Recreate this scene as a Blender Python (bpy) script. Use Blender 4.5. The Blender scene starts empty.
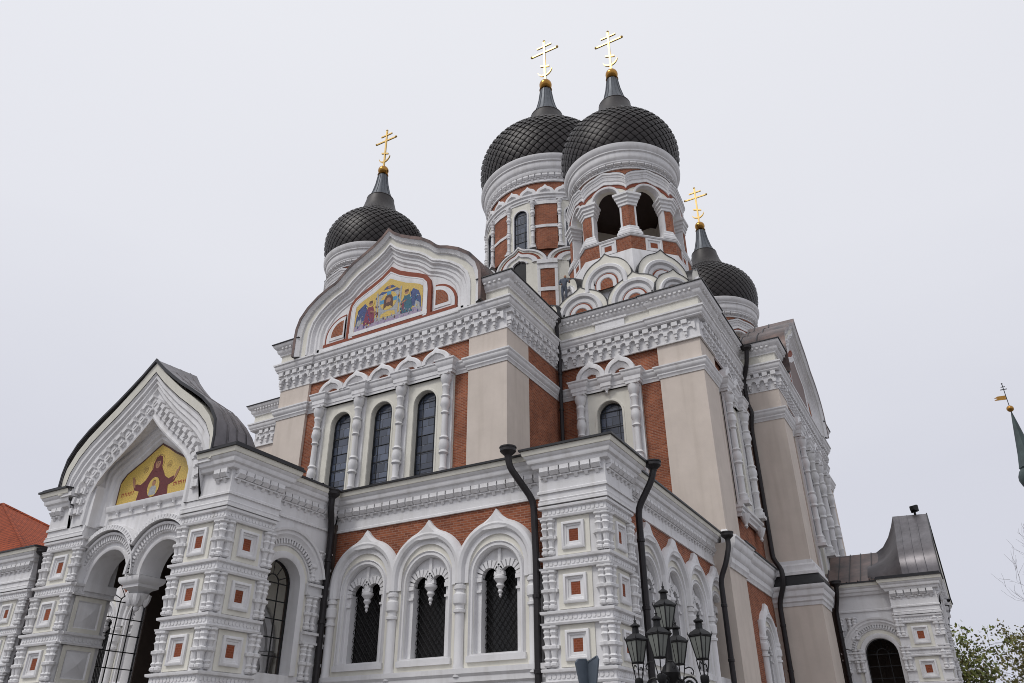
import bpy, math, random
from mathutils import Vector
random.seed(7)
C = bpy.context.scene
COL = C.collection
R = math.radians
pi = math.pi

# ------------------------------------------------------------------ camera, sky, sun, exposure
EYE = 1.6
f_px = 770.822
yaw, pitch, roll = R(29.47), R(28.691), R(-0.279)
fw = Vector((-math.sin(yaw)*math.cos(pitch), math.cos(yaw)*math.cos(pitch), math.sin(pitch)))
rt = Vector((math.cos(yaw), math.sin(yaw), 0))
up = rt.cross(fw)
r2 = rt*math.cos(roll) + up*math.sin(roll)
u2 = up*math.cos(roll) - rt*math.sin(roll)
cd = bpy.data.cameras.new('camera')
cam = bpy.data.objects.new('camera', cd)
COL.objects.link(cam)
from mathutils import Matrix
cam.matrix_world = Matrix(((r2.x, u2.x, -fw.x, 0), (r2.y, u2.y, -fw.y, 0), (r2.z, u2.z, -fw.z, EYE), (0, 0, 0, 1)))
cd.sensor_width = 36.0
cd.lens = 36.0*f_px/1024.0
cd.clip_end = 3000
C.camera = cam

SUN_EL, SUN_AZ = R(52), R(205)     # azimuth measured clockwise from +Y
w = bpy.data.worlds.new('World'); C.world = w; w.use_nodes = True
nt = w.node_tree; N_ = nt.nodes; N_.clear()
out = N_.new('ShaderNodeOutputWorld'); bg = N_.new('ShaderNodeBackground')
sky = N_.new('ShaderNodeTexSky'); sky.sky_type = 'NISHITA'; sky.sun_disc = False
sky.sun_elevation = SUN_EL; sky.sun_rotation = SUN_AZ
sky.air_density = 1.0; sky.dust_density = 4.0; sky.ozone_density = 1.0
hsv = N_.new('ShaderNodeHueSaturation'); hsv.inputs['Saturation'].default_value = 0.12
hsv.inputs['Value'].default_value = 1.0
mix = N_.new('ShaderNodeMix'); mix.data_type = 'RGBA'
mix.inputs[0].default_value = 0.86
tc = N_.new('ShaderNodeTexCoord'); sep = N_.new('ShaderNodeSeparateXYZ')
ramp = N_.new('ShaderNodeValToRGB')
nz = N_.new('ShaderNodeTexNoise'); nz.inputs['Scale'].default_value = 1.6; nz.inputs['Detail'].default_value = 5
nz.inputs['Roughness'].default_value = 0.55
mp = N_.new('ShaderNodeMapping'); mp.inputs['Scale'].default_value = (1, 1, 2.6)
madd = N_.new('ShaderNodeMath'); madd.operation = 'MULTIPLY_ADD'; madd.inputs[1].default_value = 0.16
e = ramp.color_ramp.elements
e[0].position = 0.0; e[0].color = (6.4, 6.6, 7.6, 1)
e[1].position = 1.0; e[1].color = (9.35, 9.45, 9.95, 1)
m1 = ramp.color_ramp.elements.new(0.38); m1.color = (7.15, 7.3, 8.2, 1)
m2 = ramp.color_ramp.elements.new(0.62); m2.color = (8.5, 8.62, 9.3, 1)
L_ = nt.links.new
L_(tc.outputs['Generated'], sep.inputs[0]); L_(tc.outputs['Generated'], mp.inputs[0]); L_(mp.outputs[0], nz.inputs['Vector'])
L_(nz.outputs['Fac'], madd.inputs[0]); L_(sep.outputs['Z'], madd.inputs[2])
L_(madd.outputs[0], ramp.inputs[0])
L_(sky.outputs[0], hsv.inputs['Color']); L_(hsv.outputs[0], mix.inputs[6]); L_(ramp.outputs[0], mix.inputs[7])
L_(mix.outputs[2], bg.inputs['Color']); L_(bg.outputs[0], out.inputs[0])
bg.inputs['Strength'].default_value = 0.1

sl = bpy.data.lights.new('sun', 'SUN'); so = bpy.data.objects.new('sun', sl); COL.objects.link(so)
sl.energy = 1.3; sl.angle = R(15); sl.color = (1.0, 0.97, 0.93)
sd = Vector((math.sin(SUN_AZ)*math.cos(SUN_EL), math.cos(SUN_AZ)*math.cos(SUN_EL), math.sin(SUN_EL)))
so.rotation_euler = sd.to_track_quat('Z', 'Y').to_euler()
so.location = (0, -20, 60)
C.view_settings.view_transform = 'Standard'; C.view_settings.look = 'None'
C.view_settings.exposure = 0.0; C.view_settings.gamma = 1.0
C.cycles.max_bounces = 6
C.cycles.pixel_filter_type = 'BLACKMAN_HARRIS'; C.cycles.filter_width = 0.95

# ------------------------------------------------------------------ materials
MATS = {}
def mat(name, col, rough=0.8, metal=0.0, noise=0.12, nscale=1.5, bump=0.0, bscale=25.0, streak=0.0, spec=0.4, col2=None):
    m = bpy.data.materials.new(name); m.use_nodes = True
    t = m.node_tree; n = t.nodes; p = n['Principled BSDF']
    p.inputs['Roughness'].default_value = rough; p.inputs['Metallic'].default_value = metal
    p.inputs['Specular IOR Level'].default_value = spec
    g = n.new('ShaderNodeNewGeometry')
    a = n.new('ShaderNodeTexNoise'); a.inputs['Scale'].default_value = nscale; a.inputs['Detail'].default_value = 6
    a.inputs['Roughness'].default_value = 0.65
    t.links.new(g.outputs['Position'], a.inputs['Vector'])
    r = n.new('ShaderNodeValToRGB'); r.color_ramp.elements[0].position = 0.3; r.color_ramp.elements[1].position = 0.7
    d = col2 or tuple(c*(1-noise) for c in col)
    r.color_ramp.elements[0].color = (*d, 1); r.color_ramp.elements[1].color = (*[min(1, c*(1+noise*.5)) for c in col], 1)
    t.links.new(a.outputs['Fac'], r.inputs[0])
    src = r.outputs[0]
    if streak:
        mpn = n.new('ShaderNodeMapping'); mpn.inputs['Scale'].default_value = (3.2, 3.2, 0.22)
        t.links.new(g.outputs['Position'], mpn.inputs[0])
        b = n.new('ShaderNodeTexNoise'); b.inputs['Scale'].default_value = 1.0; b.inputs['Detail'].default_value = 4
        t.links.new(mpn.outputs[0], b.inputs['Vector'])
        r3 = n.new('ShaderNodeValToRGB'); r3.color_ramp.elements[0].position = 0.5; r3.color_ramp.elements[1].position = 0.75
        r3.color_ramp.elements[0].color = (0, 0, 0, 1); r3.color_ramp.elements[1].color = (streak,)*3 + (1,)
        t.links.new(b.outputs['Fac'], r3.inputs[0])
        mx = n.new('ShaderNodeMix'); mx.data_type = 'RGBA'; mx.blend_type = 'MIX'
        t.links.new(r3.outputs[0], mx.inputs[0]); t.links.new(src, mx.inputs[6])
        mx.inputs[7].default_value = (col[0]*.62, col[1]*.60, col[2]*.56, 1)
        src = mx.outputs[2]
    t.links.new(src, p.inputs['Base Color'])
    if bump:
        c = n.new('ShaderNodeTexNoise'); c.inputs['Scale'].default_value = bscale; c.inputs['Detail'].default_value = 4
        t.links.new(g.outputs['Position'], c.inputs['Vector'])
        bn = n.new('ShaderNodeBump'); bn.inputs['Strength'].default_value = bump; bn.inputs['Distance'].default_value = 0.02
        t.links.new(c.outputs['Fac'], bn.inputs['Height']); t.links.new(bn.outputs[0], p.inputs['Normal'])
    MATS[name] = m
    return m
def brickmat(name, c1, c2, mortar, bw=0.26, bh=0.078, ms=0.011):
    m = bpy.data.materials.new(name); m.use_nodes = True
    t = m.node_tree; n = t.nodes; p = n['Principled BSDF']; p.inputs['Roughness'].default_value = 0.85
    p.inputs['Specular IOR Level'].default_value = 0.25
    g = n.new('ShaderNodeNewGeometry')
    sp = n.new('ShaderNodeSeparateXYZ'); t.links.new(g.outputs['Position'], sp.inputs[0])
    cr = n.new('ShaderNodeVectorMath'); cr.operation = 'CROSS_PRODUCT'; cr.inputs[0].default_value = (0, 0, 1)
    t.links.new(g.outputs['True Normal'], cr.inputs[1])
    nm = n.new('ShaderNodeVectorMath'); nm.operation = 'NORMALIZE'; t.links.new(cr.outputs[0], nm.inputs[0])
    dt = n.new('ShaderNodeVectorMath'); dt.operation = 'DOT_PRODUCT'
    t.links.new(g.outputs['Position'], dt.inputs[0]); t.links.new(nm.outputs[0], dt.inputs[1])
    cb = n.new('ShaderNodeCombineXYZ'); t.links.new(dt.outputs['Value'], cb.inputs[0]); t.links.new(sp.outputs['Z'], cb.inputs[1])
    b = n.new('ShaderNodeTexBrick'); b.inputs['Scale'].default_value = 1.0
    b.inputs['Brick Width'].default_value = bw; b.inputs['Row Height'].default_value = bh; b.inputs['Mortar Size'].default_value = ms
    b.inputs['Color1'].default_value = (*c1, 1); b.inputs['Color2'].default_value = (*c2, 1); b.inputs['Mortar'].default_value = (*mortar, 1)
    t.links.new(cb.outputs[0], b.inputs['Vector'])
    a = n.new('ShaderNodeTexNoise'); a.inputs['Scale'].default_value = 0.9; a.inputs['Detail'].default_value = 6
    t.links.new(g.outputs['Position'], a.inputs['Vector'])
    mx = n.new('ShaderNodeMix'); mx.data_type = 'RGBA'; mx.blend_type = 'MULTIPLY'; mx.inputs[0].default_value = 1
    rr = n.new('ShaderNodeValToRGB'); rr.color_ramp.elements[0].position = .3; rr.color_ramp.elements[0].color = (.72, .7, .7, 1)
    rr.color_ramp.elements[1].position = .7; rr.color_ramp.elements[1].color = (1.1, 1.1, 1.1, 1)
    t.links.new(a.outputs['Fac'], rr.inputs[0])
    t.links.new(b.outputs['Color'], mx.inputs[6]); t.links.new(rr.outputs[0], mx.inputs[7])
    t.links.new(mx.outputs[2], p.inputs['Base Color'])
    bn = n.new('ShaderNodeBump'); bn.inputs['Strength'].default_value = 0.5; bn.inputs['Distance'].default_value = 0.01; bn.invert = True
    t.links.new(b.outputs['Fac'], bn.inputs['Height']); t.links.new(bn.outputs[0], p.inputs['Normal'])
    MATS[name] = m
mat('white', (0.725, 0.72, 0.728), 0.75, noise=0.09, nscale=1.1, bump=0.16, bscale=22, streak=0.42)
mat('cream', (0.72, 0.70, 0.625), 0.8, noise=0.08, nscale=1.2, bump=0.1, streak=0.2)
mat('beige', (0.635, 0.56, 0.495), 0.85, noise=0.09, nscale=0.8, bump=0.18, bscale=45, streak=0.24)
brickmat('brick', (0.36, 0.118, 0.056), (0.20, 0.060, 0.031), (0.34, 0.19, 0.135))
brickmat('tile_red', (0.27, 0.075, 0.03), (0.22, 0.06, 0.026), (0.3, 0.1, 0.06), 0.13, 0.065)
mat('redtrim', (0.25, 0.068, 0.038), 0.8, noise=0.15, nscale=4)
mat('roofblack', (0.022, 0.022, 0.025), 0.42, 0.3, noise=0.3, nscale=2, spec=.5)
mat('roofgrey', (0.17, 0.16, 0.17), 0.42, 0.45, noise=0.35, nscale=1.3, bump=0.12, bscale=3, spec=.5)
mat('roofbrown', (0.20, 0.135, 0.115), 0.40, 0.4, noise=0.4, nscale=1.0, bump=0.12, bscale=3, col2=(0.05, 0.045, 0.048))
mat('scale', (0.022, 0.017, 0.017), 0.48, 0.1, noise=0.5, nscale=2.2, spec=.40, col2=(.011, .009, .009), bump=.25, bscale=6)
mat('zinc', (0.10, 0.11, 0.125), 0.42, 0.5, noise=0.25, nscale=3)
mat('gold', (0.47, 0.32, 0.12), 0.34, 1.0, noise=0.12, nscale=6)
mat('oldgold', (0.42, 0.22, 0.055), 0.22, 1.0, noise=0.3, nscale=4)
mat('pipe', (0.024, 0.021, 0.023), 0.5, 0.2, noise=0.3, nscale=3)
mat('iron', (0.009, 0.009, 0.010), 0.5, 0.2, noise=0.2, nscale=8)
mat('glass', (0.05, 0.062, 0.10), 0.10, 0.0, noise=0.5, nscale=1.4, spec=.75, bump=0.05, bscale=2.5)
brickmat('glass', (0.03, 0.038, 0.058), (0.10, 0.122, 0.175), (0.015, 0.016, 0.018), 0.62, 0.46, 0.014)  # lighter and darker panes paint in uneven reflections; dark joints are the leading
_p = MATS['glass'].node_tree.nodes['Principled BSDF']; _p.inputs['Roughness'].default_value = 0.10; _p.inputs['Specular IOR Level'].default_value = 0.7
mat('darkglass', (0.014, 0.013, 0.013), 0.22, 0.0, noise=0.5, nscale=2, spec=.35)
mat('lead', (0.03, 0.032, 0.036), 0.55, 0.2)
mat('door', (0.035, 0.02, 0.014), 0.6, noise=.3, nscale=5)
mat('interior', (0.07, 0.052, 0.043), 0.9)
mat('milk', (0.17, 0.18, 0.165), 0.25, noise=.15, nscale=9, spec=.5)
mat('signback', (0.11, 0.135, 0.165), 0.45, 0.4, noise=.12, nscale=6)
mat('tesgold', (0.62, 0.43, 0.09), 0.4, 0.0, noise=.45, nscale=22, spec=.5)
mat('tesmaroon', (0.13, 0.02, 0.022), 0.5, noise=.4, nscale=25)
mat('tesbrown', (0.10, 0.035, 0.02), 0.5, noise=.4, nscale=25)
mat('tesblue', (0.045, 0.075, 0.22), 0.5, noise=.6, nscale=14)
mat('tescyan', (0.07, 0.28, 0.48), 0.5, noise=.3, nscale=16)
mat('testeal', (0.02, 0.115, 0.17), 0.5, noise=.4, nscale=16)
mat('tesgrey', (0.36, 0.37, 0.38), 0.5, noise=.35, nscale=10)
mat('tespurple', (0.18, 0.11, 0.24), 0.5, noise=.7, nscale=7, col2=(.40, .38, .40))
mat('tesmagenta', (0.21, 0.025, 0.07), 0.5, noise=.5, nscale=12)
mat('skin', (0.36, 0.18, 0.10), 0.5, noise=.25, nscale=20)
mat('tesred', (0.35, 0.06, 0.03), 0.5, noise=.3, nscale=20)
mat('copper', (0.05, 0.074, 0.074), 0.6, 0.2, noise=.45, nscale=.6, col2=(.03, .04, .042))
mat('stonegrey', (0.22, 0.21, 0.20), 0.85, noise=.2, nscale=.6)
mat('bark', (0.075, 0.06, 0.05), 0.9, noise=.3, nscale=8)
mat('twig', (0.10, 0.08, 0.075), 0.9, noise=.3, nscale=8)
mat('leafgreen', (0.17, 0.19, 0.045), 0.7, noise=.45, nscale=.8, col2=(.08, .105, .028))
mat('leafolive', (0.17, 0.155, 0.05), 0.7, noise=.4, nscale=.8)
brickmat('rooftile', (0.40, 0.085, 0.03), (0.33, 0.07, 0.028), (0.13, 0.03, 0.015), 0.30, 0.30, 0.04)
brickmat('cobble', (0.20, 0.19, 0.18), (0.15, 0.145, 0.14), (0.07, 0.065, 0.06), 0.16, 0.12, 0.012)

# ------------------------------------------------------------------ mesh building
class Fr:
    """a facade frame: u along the wall, d out of the wall, z up (z is height above the eye)"""
    def __init__(s, o, u, n): s.o, s.u, s.n = o, u, n
    def m(s, u, d, z): return (s.o[0]+s.u[0]*u+s.n[0]*d, s.o[1]+s.u[1]*u+s.n[1]*d, z)
    def right(s, u, d=0):   # frame of the wall that turns back from u at its right-hand end
        p = s.m(u, d, 0); return Fr((p[0], p[1]), (-s.n[0], -s.n[1]), s.u)
    def left(s, u, d=0):
        p = s.m(u, d, 0); return Fr((p[0], p[1]), (-s.n[0], -s.n[1]), (-s.u[0], -s.u[1]))
    def at(s, u, d=0):
        p = s.m(u, d, 0); return Fr((p[0], p[1]), s.u, s.n)
class Cy:
    """the same on a round drum: u is arc length from angle a0"""
    def __init__(s, c, r, a0): s.c, s.r, s.a0 = c, r, a0
    def m(s, u, d, z):
        a = s.a0 + u/s.r; q = s.r+d
        return (s.c[0]+q*math.cos(a), s.c[1]+q*math.sin(a), z)
class Oc(Fr):   # face of an octagon: everything out of the face widens with it
    def __init__(s, f, ap): s.o, s.u, s.n, s.ap = f.o, f.u, f.n, ap
    def m(s, u, d, z): return Fr.m(s, u*(s.ap+d)/s.ap, d, z)
class Up:   # frame lifted by h
    def __init__(s, f, h): s.f, s.h = f, h
    def m(s, u, d, z): return s.f.m(u, d, z+s.h)

def miter(path, closed=False):
    n = len(path); res = []
    for i in range(n):
        def nrm(a, b):
            dx, dy = b[0]-a[0], b[1]-a[1]; l = math.hypot(dx, dy) or 1e-9
            return (-dy/l, dx/l)
        if closed: n1 = nrm(path[i-1], path[i]); n2 = nrm(path[i], path[(i+1) % n])
        else:
            n1 = nrm(path[max(i-1, 0)], path[max(i-1, 0)+1]) if i > 0 else nrm(path[0], path[1])
            n2 = nrm(path[i], path[i+1]) if i < n-1 else n1
        mx, my = n1[0]+n2[0], n1[1]+n2[1]; l2 = mx*mx+my*my
        k = 2/l2 if l2 > 0.25 else 4
        k = min(k, 1.6) if l2 < 4 else k
        res.append((mx*k, my*k))
    return res

class MB:
    def __init__(s): s.v, s.f, s.mt, s.sm = [], [], [], []
    def add(s, vs, fs, m, smooth=False):
        b = len(s.v); s.v += vs
        for f in fs: s.f.append([b+i for i in f]); s.mt.append(m); s.sm.append(smooth)
    def box(s, F, u0, u1, d0, d1, z0, z1, m):
        vs = [F.m(u, d, z) for z in (z0, z1) for d in (d0, d1) for u in (u0, u1)]
        s.add(vs, [(0, 1, 3, 2), (4, 6, 7, 5), (0, 4, 5, 1), (2, 3, 7, 6), (0, 2, 6, 4), (1, 5, 7, 3)], m)
    def wedge(s, F, u0, u1, d0, db, dt, z0, z1, m):   # box whose front leans out
        vs = [F.m(u, d, z) for z, dd in ((z0, db), (z1, dt)) for d in (d0, dd) for u in (u0, u1)]
        s.add(vs, [(0, 1, 3, 2), (4, 6, 7, 5), (0, 4, 5, 1), (2, 3, 7, 6), (0, 2, 6, 4), (1, 5, 7, 3)], m)
    def prism(s, F, poly, d0, d1, m, msides=None):
        n = len(poly); vs = [F.m(u, d1, z) for u, z in poly]+[F.m(u, d0, z) for u, z in poly]
        s.add(vs, [list(range(n)), list(range(2*n-1, n-1, -1))], m)
        s.add(vs, [(i, (i+1) % n, n+(i+1) % n, n+i) for i in range(n)], msides or m)
    def sweep(s, F, path, prof, m, closed=False, smooth=False, caps=True):   # path in (u,z), profile (offset, depth)
        mi = miter(path, closed); n, k = len(path), len(prof)
        vs = [F.m(p[0]+q[0]*o, d, p[1]+q[1]*o) for p, q in zip(path, mi) for o, d in prof]
        s._grid(vs, n, k, m, closed, smooth, caps)
    def hsweep(s, F, path, prof, m, closed=False, smooth=False, caps=True):  # path in (u,d), profile (offset, z)
        mi = miter(path, closed); n, k = len(path), len(prof)
        ms = m if isinstance(m, list) else None
        vs = [F.m(p[0]+q[0]*o, p[1]+q[1]*o, z) for p, q in zip(path, mi) for o, z in prof]
        s._grid(vs, n, k, m, closed, smooth, caps)
    def _grid(s, vs, n, k, m, closed, smooth, caps):
        ms = m if isinstance(m, list) else [m]*(k-1)
        b = len(s.v); s.v += vs
        for i in range(n if closed else n-1):
            a, c = b+i*k, b+((i+1) % n)*k
            for j in range(k-1):
                s.f.append([a+j, a+j+1, c+j+1, c+j]); s.mt.append(ms[j]); s.sm.append(smooth)
        if caps and not closed and k > 2:
            s.f.append([b+j for j in range(k)]); s.mt.append(ms[0]); s.sm.append(False)
            s.f.append([b+(n-1)*k+j for j in range(k-1, -1, -1)]); s.mt.append(ms[0]); s.sm.append(False)
    def loft(s, F, rows, m, closed=False):        # rows: (list of (u,z), depth); m one per gap
        n = len(rows[0][0]); ms = m if isinstance(m, list) else [m]*(len(rows)-1)
        vs = [F.m(u, d, z) for c, d in rows for u, z in c]; b = len(s.v); s.v += vs
        for j in range(len(rows)-1):
            for i in range(n if closed else n-1):
                a = b+j*n
                s.f.append([a+i, a+(i+1) % n, a+n+(i+1) % n, a+n+i]); s.mt.append(ms[j]); s.sm.append(False)
    def lathe(s, c, prof, m, n=16, smooth=True, a0=0.0, a1=2*pi):
        full = abs(a1-a0-2*pi) < 1e-6; k = len(prof); cnt = n if full else n+1
        vs = []
        for i in range(cnt):
            a = a0+(a1-a0)*i/n; ca, sa = math.cos(a), math.sin(a)
            vs += [(c[0]+r*ca, c[1]+r*sa, z) for r, z in prof]
        ms = m if isinstance(m, list) else [m]*(k-1)
        b = len(s.v); s.v += vs
        for i in range(n):
            p, q = b+i*k, b+((i+1) % cnt)*k
            for j in range(k-1):
                s.f.append([p+j, q+j, q+j+1, p+j+1]); s.mt.append(ms[j]); s.sm.append(smooth)
    def tube(s, pts, r, m, n=8, caps=True):
        rs = r if isinstance(r, (list, tuple)) else [r]*len(pts)
        P = [Vector(p) for p in pts]; b = len(s.v); prev = None
        for i, p in enumerate(P):
            t = (P[min(i+1, len(P)-1)]-P[max(i-1, 0)]).normalized()
            if prev is None:
                x = t.cross(Vector((0, 0, 1)) if abs(t.z) < .9 else Vector((1, 0, 0))).normalized()
            else:
                x = (prev - t*prev.dot(t)).normalized()
            prev = x; y = t.cross(x)
            s.v += [tuple(p+(x*math.cos(2*pi*k/n)+y*math.sin(2*pi*k/n))*rs[i]) for k in range(n)]
        for i in range(len(P)-1):
            for k in range(n):
                s.f.append([b+i*n+k, b+i*n+(k+1) % n, b+(i+1)*n+(k+1) % n, b+(i+1)*n+k]); s.mt.append(m); s.sm.append(n > 4)
        if caps:
            s.f.append([b+k for k in range(n-1, -1, -1)]); s.mt.append(m); s.sm.append(False)
            e = b+(len(P)-1)*n; s.f.append([e+k for k in range(n)]); s.mt.append(m); s.sm.append(False)
    def sphere(s, c, r, m, n=12, k=8):
        s.lathe((c[0], c[1]), [(max(1e-4, r*math.sin(pi*i/k)), c[2]-r*math.cos(pi*i/k)) for i in range(k+1)], m, n)

BASE = {}
def obj(name, mb, parent=None, origin=None, lift=EYE):
    v = mb.v
    if origin is None:
        xs = [p[0] for p in v]; ys = [p[1] for p in v]; zs = [p[2] for p in v]
        origin = ((min(xs)+max(xs))/2, (min(ys)+max(ys))/2, min(zs))
    me = bpy.data.meshes.new(name)
    me.from_pydata([(p[0]-origin[0], p[1]-origin[1], p[2]-origin[2]) for p in v], [], mb.f)
    keys = []
    for k in mb.mt:
        if k not in keys: keys.append(k)
    for k in keys: me.materials.append(MATS[k])
    ix = {k: i for i, k in enumerate(keys)}
    me.polygons.foreach_set('material_index', [ix[k] for k in mb.mt])
    me.polygons.foreach_set('use_smooth', mb.sm)
    me.update(); me.set_sharp_from_angle(angle=R(32))
    o = bpy.data.objects.new(name, me); COL.objects.link(o)
    world = Vector((origin[0], origin[1], origin[2]+lift)); BASE[o.name] = world
    if parent: o.parent = parent; o.location = world - BASE[parent.name]
    else: o.location = world
    return o
def empty(name, loc, parent=None):
    o = bpy.data.objects.new(name, None); COL.objects.link(o); o.empty_display_size = 0.5
    world = Vector(loc); BASE[o.name] = world
    if parent: o.parent = parent; o.location = world-BASE[parent.name]
    else: o.location = world
    return o
def tag(o, label=None, cat=None, group=None, kind=None):
    if label: o['label'] = label
    if cat: o['category'] = cat
    if group: o['group'] = group
    if kind: o['kind'] = kind
    return o
def copy_tree(o, parent=None):
    c = o.copy(); COL.objects.link(c); c.parent = parent
    BASE[c.name] = BASE[o.name]
    for ch in list(o.children): copy_tree(ch, c)
    return c

# ------------------------------------------------------------------ shapes and ornament
def arc(uc, zc, r, a0=0.0, a1=pi, n=14):      # from right to left over the top
    return [(uc+r*math.cos(a0+(a1-a0)*i/n), zc+r*math.sin(a0+(a1-a0)*i/n)) for i in range(n+1)]
def archpoly(uc, w, zb, zs, n=14): return [(uc-w, zb), (uc+w, zb)]+arc(uc, zs, w, 0, pi, n)
def ogee(uc, hw, zs, rise, tip, n=10, th=72):
    """round arch that breaks into a keel tip; right to left"""
    half = []
    for i in range(n+1):
        a = R(th)*i/n; half.append((hw*math.cos(a), rise*math.sin(a)))
    x, y = half[-1]
    for i in range(1, 5):
        t = i/4.0; half.append((x*(1-t), y+(tip-y)*(t**1.5*.75+.25*t)))
    return [(uc+a, zs+b) for a, b in half]+[(uc-a, zs+b) for a, b in reversed(half[:-1])]
KEEL = [(1, 0), (1.0, .13), (.975, .26), (.885, .385), (.76, .49), (.6, .59), (.43, .69), (.28, .79), (.15, .88), (0, 1)]
def keel(hw, zb, zt, k=1.0):
    h = [(a*hw, zb+b*(zt-zb)) for a, b in KEEL]
    return h+[(-a, b) for a, b in reversed(h[:-1])]
def wall_arch(mb, F, u0, u1, z0, z1, uc, w, zb, zs, d0, d1, m, n=14):
    """a slab with one round-headed opening"""
    if uc-w > u0+1e-4: mb.box(F, u0, uc-w, d0, d1, z0, zs, m)
    if u1 > uc+w+1e-4: mb.box(F, uc+w, u1, d0, d1, z0, zs, m)
    if zb > z0+1e-4: mb.box(F, uc-w, uc+w, d0, d1, z0, zb, m)
    mb.prism(F, [(u0, zs), (u0, z1), (u1, z1), (u1, zs)]+arc(uc, zs, w, 0, pi, n), d0, d1, m)
ROLL = [(-.5, 0), (-.46, .5), (-.28, .86), (0, 1), (.28, .86), (.46, .5), (.5, 0)]
def roll(w, d, base=0.0): return [(a*w, base+b*d) for a, b in ROLL]
def baluster(mb, F, u, d, z0, h, r, m='white'):
    pr = [(0, .5), (.04, .95), (.10, .95), (.13, .6), (.19, .9), (.24, .6), (.40, .85), (.44, 1.25), (.51, 1.3), (.54, .6), (.66, .82), (.70, 1.08), (.76, .7), (.84, 1.0), (.91, .8), (.95, 1.25), (1, 1.25)]
    c = F.m(u, d, 0); mb.lathe(c, [(r*b, z0+h*a) for a, b in pr], m, 8)
def melon_column(mb, F, u, d, z0, z1, r, m='white'):
    h = z1-z0
    pr = [(0, 1.7), (.03, 1.7), (.035, 1.3), (.06, 1.5), (.075, 1.0), (.20, .95), (.22, 1.25), (.24, .95), (.33, 1.0), (.345, 1.5), (.365, 1.2), (.39, 1.48), (.42, 1.48), (.45, 1.15), (.465, 1.5), (.485, .95),
          (.66, .85), (.675, 1.3), (.69, .95), (.72, 1.1), (.74, 1.5), (.77, 1.45), (.80, 1.15), (.815, 1.45), (.83, 1.0), (.88, 1.0), (.90, 1.3), (.92, 1.1), (.95, 1.6), (.97, 1.75), (1, 1.75)]
    c = F.m(u, d, 0); mb.lathe(c, [(r*b, z0+h*a) for a, b in pr], m, 12)
    w = r*1.75
    mb.box(F, u-w, u+w, d-w, d+w, z1-.002, z1+.10, m); mb.box(F, u-w, u+w, d-w, d+w, z0-.16, z0+.002, m)
def machicolation(mb, F, u0, u1, d, z0, h, pitch=0.5, m='white'):
    """frieze of small hanging arches with drops"""
    n = max(1, round((u1-u0)/pitch)); p = (u1-u0)/n
    for i in range(n):
        c = u0+(i+.5)*p; w = p*.30
        top = z0+h
        poly = [(c-p/2, z0+.40*h), (c-p/2, top-.20*h), (c+p/2, top-.20*h), (c+p/2, z0+.40*h)]+arc(c, z0+.40*h, w, 0, pi, 6)
        mb.prism(F, poly, d-.02, d+.17, m)
        a = c-p/2
        mb.box(F, a-p*.2, a+p*.2, d-.02, d+.23, z0+.30*h, z0+.50*h, m)
        mb.box(F, a-p*.13, a+p*.13, d-.02, d+.19, z0+.12*h, z0+.30*h, m)
        mb.box(F, a-p*.06, a+p*.06, d-.02, d+.13, z0+.01*h, z0+.12*h, m)
        mb.box(F, a-p*.30, a+p*.30, d-.02, d+.28, top-.26*h, top-.04*h, m)
        mb.box(F, c-p*.09, c+p*.09, d, d+.215, z0+.72*h, top-.2*h, m)
def brackets(mb, F, u0, u1, d, z0, h, pitch=0.33, m='white'):
    n = max(1, round((u1-u0)/pitch)); p = (u1-u0)/n
    for i in range(n):
        c = u0+(i+.5)*p
        mb.box(F, c-p*.43, c+p*.43, d, d+.15, z0+h*.66, z0+h, m)
        mb.wedge(F, c-p*.41, c+p*.41, d, d+.12, d+.21, z0+h*.36, z0+h*.63, m)
        mb.box(F, c-p*.5, c+p*.5, d, d+.08, z0+h*.24, z0+h*.34, m)
        mb.wedge(F, c-p*.16, c+p*.16, d, d+.03, d+.09, z0, z0+h*.24, m)
def dentils_on_curve(mb, F, curve, d, h, dep, pitch, m='white', wid=.6, off=0.0):
    pts = curve; acc = []; L = 0
    for a, b in zip(pts, pts[1:]):
        acc.append((L, a, b)); L += math.hypot(b[0]-a[0], b[1]-a[1])
    n = max(1, round(L/pitch)); p = L/n
    for i in range(n):
        t = (i+.5)*p
        for s0, a, b in reversed(acc):
            if t >= s0: break
        l = math.hypot(b[0]-a[0], b[1]-a[1]); tx, tz = (b[0]-a[0])/l, (b[1]-a[1])/l; q = t-s0
        cx, cz = a[0]+tx*q, a[1]+tz*q; nx, nz_ = tz, -tx   # outward
        hw = p*wid/2
        poly = [(cx+tx*x+nx*y, cz+tz*x+nz_*y) for x, y in ((-hw, off-h/2), (hw, off-h/2), (hw, off+h/2), (-hw, off+h/2))]
        mb.prism(F, poly, d, d+dep, m)
def rope(mb, F, u0, u1, d, z0, h, pitch=.14, m='white'):
    n = max(1, round((u1-u0)/pitch)); p = (u1-u0)/n
    for i in range(n):
        c = u0+(i+.5)*p
        mb.prism(F, [(c+p*.44*math.cos(q), z0+h/2+h*.42*math.sin(q)) for q in (0, .9, 2.24, pi, 4.04, 5.38)], d, d+.022, m)
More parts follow.
